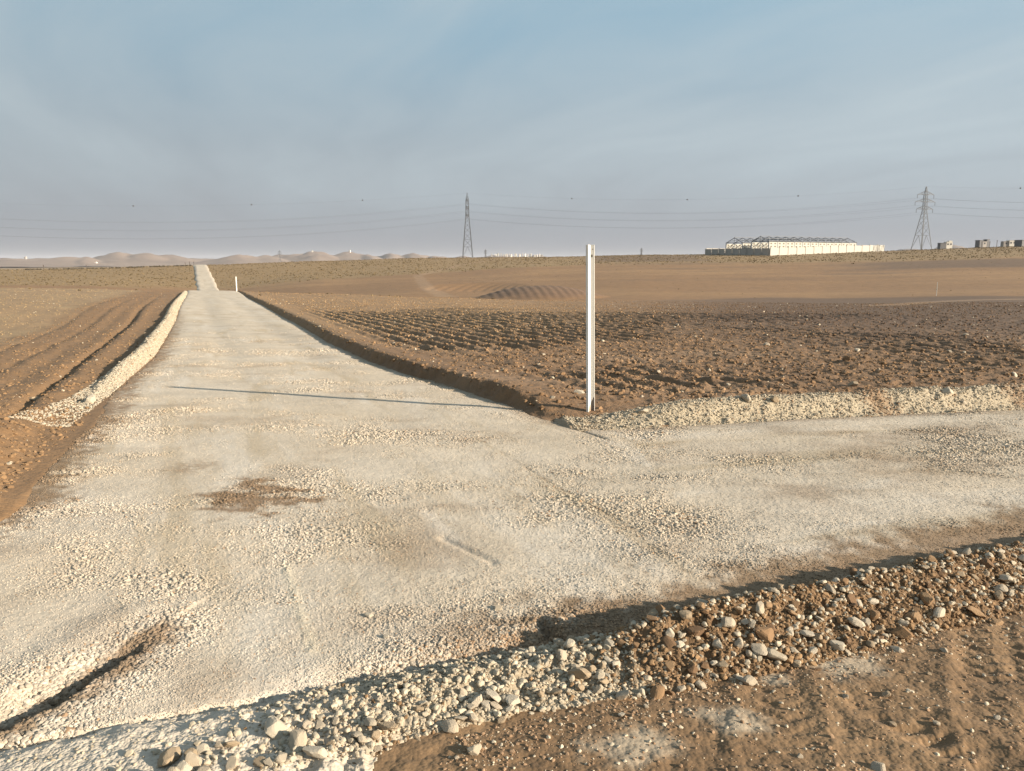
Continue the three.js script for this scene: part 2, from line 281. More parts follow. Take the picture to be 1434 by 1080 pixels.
// ------------------------------------------------------------------ colours of the land (what it is made of)
const CREAM = [0.525, 0.435, 0.325], GREYW = [0.56, 0.485, 0.39], SOIL = [0.212, 0.124, 0.060], TAN = [0.30, 0.20, 0.105], RED = [0.245, 0.136, 0.056], DARK = [0.112, 0.066, 0.037], UMBER = [0.172, 0.101, 0.050];
function roadCol(x, f) {
  const D = Math.hypot(x, f), g = gravelPatch(x, f);
  let c = mix3(GREYW, CREAM, clamp(0.35 + 0.5 * g + 0.9 * fbm(x * 0.35, f * 0.5 + 7, 3)));
  const m = 1 + 0.20 * fbm(x * 1.3, f * 1.9, 4, 0.6) + 0.16 * fbm(latOf(x, f) * 1.1, sOf(x, f) * 0.12, 3) * sstep(7, 14, D) + (D < 14 ? 0.12 * noise(x * 37, f * 37) : 0);
  c = c.map(v => v * m);
  const along = x > 1.2 && farN(x, f) < 0 ? [farT(x, f), farN(x, f)] : [sOf(x, f), latOf(x, f)];
  c = mix3(c, [0.61, 0.545, 0.46], 0.75 * sstep(0.08, 0.42, fbm(along[0] * 0.35 + 40, along[1] * 1.5, 4, 0.6)) * (1 - 0.6 * g));        // fines ground to pale dust by wheels
  c = mix3(c, [0.41, 0.325, 0.215], 0.55 * sstep(0.08, 0.45, fbm(along[0] * 0.3 - 12, along[1] * 2.1 + 5, 4, 0.6)));                     // soil carried along by tyres
  if (D < 40) {
    const n = bankN(x, f), t = bankT(x, f), e = roadIn(x, f), wob = fbm(x * 2.2, f * 2.2, 4, 0.6), fine = fbm(x * 9, f * 9, 3, 0.65);
    let soil = 0;
    soil = Math.max(soil, sstep(0.42, 0.05, n - 0.10 + 0.42 * wob + 0.26 * fine - 0.15 * sstep(0.2, 2.5, t)) * sstep(-0.8, 0.1, t) * 0.9);
    const l = latOf(x, f) - leftEdge(sOf(x, f));
    soil = Math.max(soil, sstep(0.42, 0.02, l + 0.30 * wob + 0.34 * fine) * 0.9 * sstep(45, 20, D));
    soil = Math.max(soil, sstep(0.30, -0.02, -fieldIn(x, f) + 0.2 * wob) * 0.55);
    const sx = x - stainC[0], sf = f - stainC[1];
    soil = Math.max(soil, 0.92 * sstep(0.24, 0.54, 0.62 * bell(sx, 0.5) * bell(sf + 0.2 * sx, 0.55) + 0.75 * fbm(x * 2.6 + 2, f * 4.5, 5, 0.68)) * sstep(0.12, 0.4, bell(sx, 0.62) * bell(sf, 0.75)));
    soil = Math.max(soil, 0.6 * bell(x - stainD[0], 0.22) * bell(f - stainD[1], 0.28) * sstep(0.0, 0.5, 0.35 + fine));
    if (x < -1 && D < 5) { const q = segDist(x, f, notchL); soil = Math.max(soil, 0.85 * sstep(0.16, 0.03, q + 0.10 * fine + (x < -1.7 ? 0.0 : -0.02))); }
    soil = Math.max(soil, (0.34 + 0.2 * sstep(0.5, 3, x)) * sstep(0.05 - 0.15 * sstep(0.5, 3, x), 0.5, fbm(x * 0.7 + 31, f * 1.1 - 12, 4, 0.6)));
    soil = Math.max(soil, 0.85 * bell(segDist(x, f, gouge), 0.05));
    const la = segDist(x, f, lineA); if (la < 0.1) soil = Math.max(soil, 0.38 * bell(la, 0.020) * sstep(-0.4, 0.4, noise(x * 3, f * 3)));
    const lb = segDist(x, f, lineB); if (lb < 0.1) soil = Math.max(soil, 0.7 * bell(lb, 0.022));
    c = mix3(c, [0.22 + 0.05 * fine, 0.138 + 0.03 * fine, 0.073 + 0.02 * fine], clamp(soil));
    const rs = segDist(x, f, ridgeStrip); if (rs < 0.1) c = mix3(c, [0.60, 0.52, 0.38], 0.45 * bell(rs, 0.035));
  }
  return c;
}
function groundCol(x, f) {
  const D = Math.hypot(x, f), u = colU(x, f), w1 = fbm(x * 0.35, f * 0.35, 4, 0.6), fine = D < 40 ? fbm(x * 5, f * 5, 3, 0.65) : fbm(x * 0.8, f * 0.8, 3, 0.6);
  let c;
  const lat = latOf(x, f), s = sOf(x, f), le = leftEdge(s);
  if (f < -1) c = SOIL;
  else if (D < 130 && lat < le + 0.1) {
    const d = le - lat;
    c = [0.225, 0.132, 0.061];
    c = mix3(c, TAN, sstep(3.0, 4.6, d + 0.7 * w1));
    c = mix3(c, [0.36, 0.26, 0.135], 0.6 * sstep(0.0, 0.5, fbm(x * 0.5, f * 0.18, 4, 0.6)) * sstep(3, 5, d));
  } else if (D < 9 && bankN(x, f) < 0.1) {
    c = mix3([0.195, 0.12, 0.06], [0.26, 0.165, 0.085], sstep(-0.3, 0.4, fbm(x * 1.2 + 5, f * 1.2, 4, 0.6)));
    for (const [p, r] of dust) { const q = Math.hypot(x - p[0], (f - p[1]) * 1.2); if (q < r * 2.2) c = mix3(c, [0.44, 0.37, 0.27], 0.75 * sstep(r * 1.25, r * 0.35, q + r * 0.9 * fbm(x * 7, f * 7, 4, 0.65))); }
  } else {
    c = mix3(SOIL, UMBER, sstep(-0.2, 0.4, w1));
    c = mix3(c, [0.27, 0.175, 0.10], 0.5 * sstep(0.0, 0.4, fbm(x * 0.21 + 9, f * 0.5, 4, 0.6)));
    c = mix3(c, DARK, 0.8 * sstep(15, 28, D + 6 * w1) * sstep(800, 1130, u + 160 * w1));
    c = mix3(c, [0.29, 0.182, 0.088], 0.8 * sstep(1020, 640, u) * sstep(12, 28, D + 5 * w1));
    // beyond the ploughed field: smooth reddish slopes
    const edge = 76 + 26 * sstep(800, 1100, u) + 5 * fbm(x * 0.05, f * 0.05, 2);
    c = mix3(c, RED, sstep(edge - 2, edge + 4, D));
    if (D > 60) {
      const band = fbm(x * 0.012 + 3, f * 0.03, 4, 0.55);
      c = mix3(c, [0.305, 0.178, 0.075], sstep(-0.1, 0.4, band) * sstep(90, 130, D));
      c = mix3(c, UMBER, 0.75 * sstep(0.10, 0.3, fbm(x * 0.008 - 6, f * 0.022 + 2, 4, 0.5)) * sstep(110, 160, D) * sstep(820, 950, u));
      const scrub = lerp(225, 285, sstep(350, 900, u)) + 35 * fbm(x * 0.02, f * 0.03, 3);
      c = mix3(c, [0.275, 0.182, 0.078], 0.9 * sstep(scrub - 12, scrub + 14, D));
      const ww = 14 * fbm(x * 0.015, f * 0.03, 3);
      c = mix3(c, [0.135, 0.082, 0.045], 0.8 * sstep(222, 230, D + ww) * sstep(285, 272, D + ww) * sstep(1130, 1260, u + 6 * ww));
      c = mix3(c, [0.15, 0.092, 0.05], 0.75 * sstep(300, 312, D + ww) * sstep(392, 372, D + ww) * sstep(810, 850, u + 3 * ww) * sstep(1010, 970, u + 3 * ww));
      const rr = Math.hypot((x - moundC[0]) / 8.8, (f - moundC[1]) / 11); c = mix3(c, [0.16, 0.098, 0.06], 0.8 * sstep(1.15, 0.7, rr + 0.2 * w1));
      for (const T of trackFar) { const d = segDist(x, f, T); if (d < 4) c = mix3(c, [0.33, 0.215, 0.12], 0.6 * sstep(1.9, 0.9, d + 0.5 * w1)); }
    }
  }
  const m = 1 + 0.30 * fine + 0.16 * w1;
  return c.map(v => Math.max(0.02, v * m));
}
function bankCol(x, f) {
  const t = bankT(x, f), n = bankN(x, f), fine = fbm(x * 11, f * 11, 3, 0.65), w = fbm(x * 2.4, f * 2.4, 3);
  const brown = sstep(-0.05, 0.5, t + 0.35 * w) , slab = sstep(-0.5, -1.2, t);
  let c = mix3([0.34, 0.275, 0.19], [0.15, 0.09, 0.044], brown);
  c = mix3(c, GREYW, slab);
  return c.map(v => v * (1 + 0.28 * fine));
}
function windCol(x, f) {
  const t = farT(x, f), w = fbm(t * 0.8 + 2, 3.3, 3), fine = fbm(x * 8, f * 8, 3);
  let c = mix3([0.41, 0.34, 0.24], [0.27, 0.175, 0.10], 0.85 * sstep(0.05, 0.4, w + 0.25 * fbm(x * 3, f * 3, 2)) * sstep(1.5, 3.5, t));
  c = mix3(c, SOIL, 0.5 * sstep(0.3, -0.2, t));
  return c.map(v => v * (1 + 0.2 * fine));
}

// ------------------------------------------------------------------ grain textures (tileable)
function grain(size, cells, seed, layers, toColor) {
  const h = new Float32Array(size * size);
  for (const [n, amp, sharp] of layers) {
    const r = rng(seed + n * 7), px = [], py = [], pr = [];
    for (let i = 0; i < n * n; i++) { px.push(r()); py.push(r()); pr.push(0.35 + 0.65 * r()); }
    for (let j = 0; j < size; j++) for (let i = 0; i < size; i++) {
      const x = i / size * n, y = j / size * n, xi = Math.floor(x), yi = Math.floor(y); let b = 0;
      for (let dj = -1; dj <= 1; dj++) for (let di = -1; di <= 1; di++) { const cx = xi + di, cy = yi + dj, k = ((cy + n) % n) * n + (cx + n) % n; const d = Math.hypot(cx + px[k] - x, cy + py[k] - y), v = pr[k] * clamp(1 - d * sharp); if (v > b) b = v; }
      h[j * size + i] += amp * Math.sqrt(b);
    }
  }
  let lo = 1e9, hi = -1e9; for (const v of h) { lo = Math.min(lo, v); hi = Math.max(hi, v); }
  const bd = new Uint8Array(size * size * 4), cd = new Uint8Array(size * size * 4), r = rng(seed);
  for (let k = 0; k < size * size; k++) { const v = (h[k] - lo) / (hi - lo), c = toColor(v, r()); for (let q = 0; q < 3; q++) { bd[k * 4 + q] = v * 255; cd[k * 4 + q] = clamp(c[q]) * 255; } bd[k * 4 + 3] = cd[k * 4 + 3] = 255; }
  const mk = (d, srgb) => { const t = new THREE.DataTexture(d, size, size); t.wrapS = t.wrapT = THREE.RepeatWrapping; t.magFilter = THREE.LinearFilter; t.minFilter = THREE.LinearMipmapLinearFilter; t.generateMipmaps = true; if (srgb) t.colorSpace = THREE.SRGBColorSpace; t.needsUpdate = true; return t; };
  return { bump: mk(bd, false), map: mk(cd, true) };
}
const gravelTex = grain(1024, 0, 5, [[60, 1.0, 1.0], [120, 0.6, 1.0], [26, 0.5, 1.6]], (v, r) => { const k = 0.90 + 0.10 * r; return [k, k * (0.985 + 0.015 * r), k * (0.96 + 0.04 * r)]; });
const soilTex = grain(1024, 0, 9, [[34, 1.0, 1.0], [80, 0.6, 1.0], [160, 0.35, 1.0]], (v, r) => { const k = 0.86 + 0.14 * r; return [k, k * (0.97 + 0.03 * r), k * (0.95 + 0.05 * r)]; });
const rep = (t, m) => { const c = t.clone(); c.repeat.set(1 / m, 1 / m); c.needsUpdate = true; return c; };
const matRoad = new THREE.MeshStandardMaterial({ vertexColors: true, roughness: 1, map: rep(gravelTex.map, 1.7), bumpMap: rep(gravelTex.bump, 1.7), bumpScale: 0.005 });
const matGround = new THREE.MeshStandardMaterial({ vertexColors: true, roughness: 1, map: rep(soilTex.map, 2.3), bumpMap: rep(soilTex.bump, 2.3), bumpScale: 0.012 });
const matBank = new THREE.MeshStandardMaterial({ vertexColors: true, roughness: 1, map: rep(gravelTex.map, 1.3), bumpMap: rep(gravelTex.bump, 1.3), bumpScale: 0.014 });

// ------------------------------------------------------------------ land sheets: one polar net, finer near the place where one stands
const ringD = [], azs = [];
for (let D = 0.6; D < 12000;) { ringD.push(D); D += D < 500 ? Math.min(0.00125 * D * D + 0.003, 0.0065 * D) * (D > 60 ? 1 + 0.012 * (D - 60) / 10 : 1) : D * 0.06; }
for (let a = -40; a <= 40.001; a += 0.135) azs.push(a * Math.PI / 180);
for (let a = 43; a < 318; a += 3) azs.push(a * Math.PI / 180);
function sheet(name, hf, cf, mask, mat, DMIN, DMAX) {
  const nA = azs.length, rows = ringD.filter(D => D >= DMIN && D <= DMAX), id = new Int32Array(rows.length * nA).fill(-1), P = [], C = [], U = [], I = [];
  const ok = new Uint8Array(rows.length * nA);
  for (let r = 0; r < rows.length; r++) for (let a = 0; a < nA; a++) { const x = rows[r] * Math.sin(azs[a]), f = rows[r] * Math.cos(azs[a]); ok[r * nA + a] = mask(x, f, rows[r]) ? 1 : 0; }
  const vert = k => { if (id[k] >= 0) return id[k]; const r = Math.floor(k / nA), a = k % nA, x = rows[r] * Math.sin(azs[a]), f = rows[r] * Math.cos(azs[a]), c = cf(x, f); P.push(x, hf(x, f), -f); C.push(c[0], c[1], c[2]); U.push(x, f); return id[k] = P.length / 3 - 1; };
  for (let r = 0; r < rows.length - 1; r++) for (let a = 0; a < nA; a++) {
    const b = (a + 1) % nA, k0 = r * nA + a, k1 = r * nA + b, k2 = k0 + nA, k3 = k1 + nA;
    if (!(ok[k0] || ok[k1] || ok[k2] || ok[k3])) continue;
    const i0 = vert(k0), i1 = vert(k1), i2 = vert(k2), i3 = vert(k3);
    I.push(i0, i1, i2, i1, i3, i2);
  }
  const g = new THREE.BufferGeometry();
  g.setAttribute('position', new THREE.BufferAttribute(new Float32Array(P), 3)); g.setAttribute('color', new THREE.BufferAttribute(new Float32Array(C), 3)); g.setAttribute('uv', new THREE.BufferAttribute(new Float32Array(U), 2));
  g.setIndex(new THREE.BufferAttribute(new Uint32Array(I), 1)); g.computeVertexNormals();
  console.log(name, I.length / 3, 'triangles');
  const m = new THREE.Mesh(g, mat); m.castShadow = m.receiveShadow = true; return m;
}
tag(top(sheet('ground', groundH, groundCol, (x, f) => roadIn(x, f) < 0.7 || Math.hypot(x, f) > 100, matGround, 0, 1e9), 'ground'), 'brown soil of the ploughed fields and slopes round the roads', null, null, 'structure');
tag(top(sheet('road', roadH, roadCol, (x, f, D) => roadIn(x, f) > -0.35, matRoad, 0, 430), 'gravel_road'), 'pale crushed limestone road running to the hills with a side road', null, null, 'structure');
const capMesh = (() => {                                               // small disc that closes the net under the tripod of the viewer
  const P = [0, groundH(0, 0), 0], C = [...groundCol(0, 0)], U = [0, 0], I = [];
  for (let a = 0; a < azs.length; a++) { const x = 0.6 * Math.sin(azs[a]), f = 0.6 * Math.cos(azs[a]); P.push(x, groundH(x, f), -f); C.push(...groundCol(x, f)); U.push(x, f); I.push(0, 1 + a, 1 + (a + 1) % azs.length); }
  const g = new THREE.BufferGeometry(); g.setAttribute('position', new THREE.BufferAttribute(new Float32Array(P), 3)); g.setAttribute('color', new THREE.BufferAttribute(new Float32Array(C), 3)); g.setAttribute('uv', new THREE.BufferAttribute(new Float32Array(U), 2)); g.setIndex(I); g.computeVertexNormals(); return new THREE.Mesh(g, matGround);
})();
tag(top(capMesh, 'ground'), 'patch of bare brown soil', null, null, 'structure');

// ------------------------------------------------------------------ hills on the horizon
{
  // crest pixel column, row, half width in pixels, distance
  const bumps = [[-60, 360, 70, 3300], [20, 361, 45, 3300], [85, 358.5, 42, 3300], [118, 359, 16, 3250], [165, 354, 30, 3600], [205, 353.5, 38, 3600], [245, 357, 26, 3600], [335, 356, 36, 3300], [372, 357, 30, 3400], [415, 353.5, 30, 3700], [445, 352, 32, 3500], [492, 351.5, 32, 3600], [520, 355, 18, 3400], [548, 352, 20, 3900], [580, 353.5, 24, 3900], [612, 357, 18, 3700], [650, 359, 24, 3900], [700, 356, 40, 4200], [750, 356.5, 34, 4200], [800, 359, 24, 4200], [1265, 347.5, 40, 4600], [1330, 345, 50, 4600], [1420, 342, 60, 4600], [-160, 358, 80, 3500], [60, 362, 150, 3900], [300, 360.5, 130, 4000], [470, 356.5, 90, 4000], [590, 358, 70, 4100], [700, 358.5, 120, 4300]];
  const B = bumps.map(([u, v, w, D]) => { const p = atD(u, D); return { x: p[0], f: p[1], D, h: yAt(v, p[1]) + 14, w: w / 1097 * D * 1.25, u }; });
  const nR = 46, nA = 560, P = [], C = [], I = [], U = [];
  for (let r = 0; r < nR; r++) for (let a = 0; a < nA; a++) {
    const D = 2500 + 2900 * r / (nR - 1), az = -0.75 + 1.5 * a / (nA - 1), x = D * Math.sin(az), f = D * Math.cos(az); let h = 0;
    const gx = x + 60 * fbm(x * 0.004, f * 0.004, 2), gf = f + 60 * fbm(x * 0.004 + 9, f * 0.004, 2);
    for (const b of B) { const az0 = Math.atan2(b.x, b.f), t = (az - az0) * b.D + (gx - x), d = (D - b.D) + (gf - f); const q = b.h * Math.exp(-Math.pow(Math.abs(t) / b.w, 1.8)) * Math.exp(-(d * d) / (480 * 480)); h = Math.max(h, q) + 0.06 * Math.min(h, q); }
    const gully = billow(x * 0.006, f * 0.0022, 3);
    h *= 1 - 0.28 * gully * sstep(0, 30, h);
    h += 5 * fbm(x * 0.004, f * 0.004, 4);
    P.push(x, -16 + h, -f); U.push(x, f);
    const p = fbm(x * 0.004, f * 0.004, 4, 0.6), c = mix3([0.235, 0.17, 0.128], [0.175, 0.128, 0.098], sstep(-0.1, 0.4, p)); C.push(...c);
    if (r < nR - 1 && a < nA - 1) { const k = r * nA + a; I.push(k, k + 1, k + nA, k + 1, k + nA + 1, k + nA); }
  }
  const g = new THREE.BufferGeometry(); g.setAttribute('position', new THREE.BufferAttribute(new Float32Array(P), 3)); g.setAttribute('color', new THREE.BufferAttribute(new Float32Array(C), 3)); g.setAttribute('uv', new THREE.BufferAttribute(new Float32Array(U), 2)); g.setIndex(I); g.computeVertexNormals();
  tag(top(new THREE.Mesh(g, new THREE.MeshStandardMaterial({ vertexColors: true, roughness: 1 })), 'hills'), 'bare pale hills fading into haze on the horizon', null, null, 'structure');
}
scene.fog = new THREE.FogExp2(new THREE.Color().setRGB(0.40, 0.40, 0.425), 0.00005);

// ------------------------------------------------------------------ stones
const ico = (() => { const m = {}; return d => m[d] || (m[d] = new THREE.IcosahedronGeometry(1, d)); })();
function rock(seed, detail, planes = 9, flat = 0.75, rough = 0.05) {
  const r = rng(seed), N = [];
  for (let i = 0; i < planes; i++) { const z = 2 * r() - 1, a = r() * 6.283, q = Math.sqrt(1 - z * z); N.push([q * Math.cos(a), z, q * Math.sin(a), (detail > 1 ? 0.5 : 0.42) + (detail > 1 ? 0.27 : 0.4) * r()]); }
  const sx = 0.85 + 0.4 * r(), sy = flat * (0.75 + 0.4 * r()), sz = 0.85 + 0.3 * r(), o = r() * 50;
  const g = ico(detail).clone(), p = g.attributes.position;
  for (let i = 0; i < p.count; i++) {
    const x = p.getX(i), y = p.getY(i), z = p.getZ(i); let d = 1;
    for (const n of N) { const k = n[0] * x + n[1] * y + n[2] * z; if (k > 0.05) d = Math.min(d, n[3] / k); }
    d *= 1 + rough * noise(x * 2.3 + o, y * 2.3 + z * 1.7 + o);
    p.setXYZ(i, x * d * sx, y * d * sy, z * d * sz);
  }
  g.deleteAttribute('uv'); g.computeVertexNormals(); return g;
}
const ROCKS = [], PEBBLES = [], MIDROCKS = [];
for (let i = 0; i < 16; i++) ROCKS.push(rock(100 + i, 3, 11 + i % 5, 0.85, 0.03));
for (let i = 0; i < 5; i++) MIDROCKS.push(rock(300 + i, 2, 12, 0.85, 0.03));
for (let i = 0; i < 5; i++) PEBBLES.push(rock(200 + i, 1, 9, 0.75, 0.12));
for (const g of [...ROCKS, ...PEBBLES]) { const p = g.attributes.position, uv = new Float32Array(p.count * 2); for (let i = 0; i < p.count; i++) { uv[2 * i] = p.getX(i) + p.getY(i) * 0.6; uv[2 * i + 1] = p.getZ(i) + p.getY(i) * 0.7; } g.setAttribute('uv', new THREE.BufferAttribute(uv, 2)); }
const stoneMat = (r, g, b) => new THREE.MeshStandardMaterial({ color: new THREE.Color().setRGB(r, g, b), roughness: 0.95, map: rep(soilTex.map, 2), bumpMap: rep(soilTex.bump, 2.6), bumpScale: 0.002 });
const paleMats = [stoneMat(0.44, 0.37, 0.27), stoneMat(0.41, 0.35, 0.26), stoneMat(0.49, 0.43, 0.33), stoneMat(0.35, 0.27, 0.175)];
const brownMats = [stoneMat(0.25, 0.152, 0.075), stoneMat(0.185, 0.11, 0.055), stoneMat(0.31, 0.20, 0.105)];
const grainMat = new THREE.MeshStandardMaterial({ color: 0xffffff, roughness: 1 });
const X = new THREE.Matrix4(), Q = new THREE.Quaternion(), EU = new THREE.Euler(), V = new THREE.Vector3(), S = new THREE.Vector3(), COL = new THREE.Color();
function scatter(parent, name, label, list, geos = PEBBLES, mat = grainMat) {             // list of [x, y, z, size, r, g, b]; many thousand grains
  const bins = geos.map(() => []); list.forEach((e, i) => bins[i % geos.length].push(e));
  const r = rng(list.length + 3), made = [];
  bins.forEach((b, i) => {
    if (!b.length) return;
    const m = new THREE.InstancedMesh(geos[i], mat, b.length);
    b.forEach((e, k) => { EU.set(r() * 0.8 - 0.4, r() * 6.283, r() * 0.8 - 0.4); Q.setFromEuler(EU); X.compose(V.set(e[0], e[1], e[2]), Q, S.setScalar(e[3])); m.setMatrixAt(k, X); m.setColorAt(k, COL.setRGB(e[4], e[5], e[6])); });
    m.castShadow = m.receiveShadow = true; m.userData.kind = 'stuff';
    if (parent === scene) { m.name = numbered(name); m.userData.label = label; scene.add(m); } else { m.name = name; parent.add(m); }
    made.push(m);
  });
  return made;
}
const shade = (c, r, k = 0.25) => { const m = 1 - k / 2 + k * r(); return [c[0] * m, c[1] * m, c[2] * m]; };

// loose chippings on the road
{
  const r = rng(41), list = [];
  for (let i = 0; i < 1400000 && list.length < 330000; i++) {
    const D = 1.9 + 30 * Math.pow(r(), 2.1), az = (r() * 2 - 1) * 0.72, x = D * Math.sin(az), f = D * Math.cos(az), e = roadIn(x, f);
    if (e < -0.02) continue;
    const g = gravelPatch(x, f), near = sstep(0.5, 0.05, e), nq = x < -1 && D < 5 ? segDist(x, f, notchL) : 9, slope = sstep(0.35, 0.1, nq), d = (0.42 + 0.5 * g + 0.2 * near + 0.6 * slope) * sstep(32, 12, D);
    if (r() > d) continue;
    const z = Math.pow(r(), 2.0), size = (0.0028 + 0.0115 * z * (0.10 + 1.0 * g * g) + 0.008 * slope * z) * (1 + 0.04 * D), rc = roadCol(x, f);
    const n = bankN(x, f), brown = r() < sstep(0.35, 0.05, n) * sstep(-0.8, 0.2, bankT(x, f)) * 0.6 || r() < 0.03;
    list.push([x, roadH(x, f) + size * (0.15 * g - 0.05), -f, size, ...shade(brown ? [0.30, 0.195, 0.115] : rc.map(v => v * 0.77), r, 0.55)]);
  }
  console.log('chippings', list.length);
  scatter(scene, 'road_chippings', 'loose pale limestone chippings scattered over the gravel road', list);
}
// clods and small stones on the ploughed fields
{
  const r = rng(42), list = [];
  for (let i = 0; i < 900000 && list.length < 170000; i++) {
    const D = 5 + 75 * Math.pow(r(), 1.9), az = (r() * 2 - 1) * 0.74, x = D * Math.sin(az), f = D * Math.cos(az);
    if (roadIn(x, f) > -0.12) continue;
    const F = fieldIn(x, f), s = sOf(x, f), lat = latOf(x, f), w = fbm(x * 0.5, f * 0.5, 3);
    if (F < 0 && lat > leftEdge(s)) continue;
    let k, c;
    if (F > 0) { k = Math.max(0.75 * sstep(0.45, 0.1, F), (0.25 + 0.75 * sstep(0.6, 1.8, F + w)) * (0.65 + 0.6 * w)); c = r() < 0.022 ? [0.40, 0.33, 0.235] : ((q, m) => [q[0] * m, q[1] * m, q[2] * m])(groundCol(x, f), 0.82 + 0.25 * r()); }
    else { const d = leftEdge(s) - lat; k = (d < 4 ? 0.45 : 0.25) + 0.9 * bell(lat + 2.05, 0.5) * sstep(12, 9, s) + 0.35 * bell(lat + 2.3, 0.12) + 0.3 * bell(lat + 3.4, 0.15) + 0.3 * bell(lat + 4.2, 0.15) + 0.25 * sstep(4, 6, d); c = d > 4 ? [0.28, 0.19, 0.095] : [0.21, 0.125, 0.06]; if (r() < 0.03) c = [0.42, 0.35, 0.25]; }
    if (r() > k) continue;
    const size = (0.005 + 0.038 * Math.pow(r(), 5.5)) * (1 + D * 0.008) * (F > 0 ? 1 : 0.75);
    list.push([x, groundH(x, f) + size * 0.05, -f, size, ...shade(c, r, 0.4)]);
  }
  console.log('clods', list.length);
  scatter(scene, 'soil_clods', 'brown clods and small stones strewn over the ploughed soil', list);
}
// specks on the bare soil in front of the bank
{
  const r = rng(43), list = [];
  for (let i = 0; i < 60000 && list.length < 6500; i++) {
    const D = 1.7 + 3 * r(), az = (r() * 2 - 1) * 0.75, x = D * Math.sin(az), f = D * Math.cos(az), n = bankN(x, f), t = bankT(x, f);
    if (n > -0.5 || (t < -0.6 && n > -3.2 + 2.6 * sstep(-1.6, -0.6, t))) continue;
    const k = 0.25 + 0.75 * bell(n + 0.55, 0.15) + 0.5 * sstep(0.1, 0.5, fbm(x * 3, f * 3, 3)); if (r() > k) continue;
    const size = 0.0025 + 0.009 * Math.pow(r(), 4.5);
    list.push([x, groundH(x, f) + size * 0.1, -f, size, ...shade(r() < 0.3 ? [0.47, 0.39, 0.28] : [0.26, 0.165, 0.095], r, 0.3)]);
  }
  scatter(scene, 'soil_specks', 'fine pebbles and crumbs on the brown foreground soil', list);
}
// rubble banks: each a thing with an earth core, the stones one can pick out, and fine rubble
function bank(name, label, category, core, stones, fine, mid) {
  const g = top(new THREE.Group(), name); tag(g, label, category);
  core.name = 'core'; g.add(core);
  for (const e of stones) { const m = part(g, 'stone', ROCKS[e.k % ROCKS.length], e.mat); m.position.set(e.x, e.y, e.z); m.rotation.set(...e.rot); m.scale.set(...e.s); }
  scatter(g, 'fine_rubble', null, fine);
  if (mid) scatter(g, 'small_stones', null, mid, MIDROCKS);
  return g;
}
{
  const r = rng(51), stones = [], fine = [], mid = [];
  const put = (x, f, rad, pale) => {
    for (const e of stones) if (Math.hypot(e.x - x, e.z + f) < (e.r + rad) * 0.66) return false;
    stones.push({ x, y: bankH(x, f) + rad * 0.5, z: -f, r: rad, k: Math.floor(r() * 16), rot: [r() * 1.2 - 0.6, r() * 6.28, r() * 1.2 - 0.6], s: [rad * (1.05 + 0.5 * r()), rad * (0.7 + 0.6 * r()), rad * (0.9 + 0.5 * r())], mat: pale ? paleMats[Math.floor(r() * 4)] : brownMats[Math.floor(r() * 3)] });
    return true;
  };
  for (let i = 0; i < 30000 && stones.length < 300; i++) {
    const t = -1.55 + 4.4 * r(), n = -0.64 + 0.62 * r(), x = GE[0] + t * GD[0] - n * GD[1], f = GE[1] + t * GD[1] + n * GD[0];
    const footw = sstep(-0.25, -0.5, n), brown = sstep(0.0, 0.4, t);
    if (n < lerp(-0.50, -0.62, sstep(-0.5, 1.2, t))) continue;
    if (t < -0.2 && n > -0.30) continue;
    if (t > 1.7 && r() < 0.35) continue;
    let rad = 0.017 + 0.022 * Math.pow(r(), 2.0) + 0.008 * footw * r();
    if (stones.length > 200) rad = 0.015 + 0.008 * r();
    put(x, f, rad, r() > brown * (t > 1.4 ? 0.5 : 0.46));
  }
  for (const [u, v, px] of [[1392, 835, 15], [1402, 855, 15], [1258, 848, 13], [1386, 838, 12]]) { const p = G(u, v, bankH); put(p[0], p[1], px * 0.0032, true); }
  for (let i = 0; i < 160000 && fine.length < 34000; i++) {
    const t = -2.4 + 6.6 * r(), n = -0.66 + 0.68 * r(), x = GE[0] + t * GD[0] - n * GD[1], f = GE[1] + t * GD[1] + n * GD[0];
    if (n < lerp(-0.52, -0.65, sstep(-0.5, 1.2, t)) && t > -1.2) continue;
    const slab = sstep(-0.7, -1.5, t); if (r() < slab * 0.85) continue;
    const brown = r() < sstep(-0.05, 0.4, t) * 0.66 + 0.10 * (1 - slab), size = (0.0035 + 0.010 * Math.pow(r(), 2.6)) * (1 - 0.4 * slab);
    fine.push([x, bankH(x, f) + size * 0.2, -f, size, ...shade(brown ? [0.205, 0.125, 0.062] : [0.375, 0.31, 0.22], r, 0.5)]);
  }
  for (let i = 0; i < 6000 && mid.length < 1500; i++) {
    const t = -1.7 + 5.2 * r(), n = -0.62 + 0.58 * r(), x = GE[0] + t * GD[0] - n * GD[1], f = GE[1] + t * GD[1] + n * GD[0];
    if (n < lerp(-0.50, -0.62, sstep(-0.5, 1.2, t)) || (t < -0.3 && n > -0.22 && r() < 0.6) || (t < -1.2 && r() < 0.6)) continue;
    const size = 0.009 + 0.009 * r(), brown = r() < sstep(0.0, 0.4, t) * 0.55; mid.push([x, bankH(x, f) + size * 0.4, -f, size, ...shade(brown ? [0.235, 0.143, 0.07] : [0.41, 0.345, 0.25], r, 0.4)]);
  }
  const core = sheet('bank', bankH, bankCol, (x, f) => { const t = bankT(x, f), n = bankN(x, f); return n < 0.12 && n > lerp(-0.85, -3.4, sstep(-0.6, -1.5, t)) && Math.abs(t) < 9; }, matBank, 0, 12);
  bank('rubble_bank', 'bank of brown soil and broken limestone along the near edge of the road', 'rubble bank', core, stones, fine, mid);
}
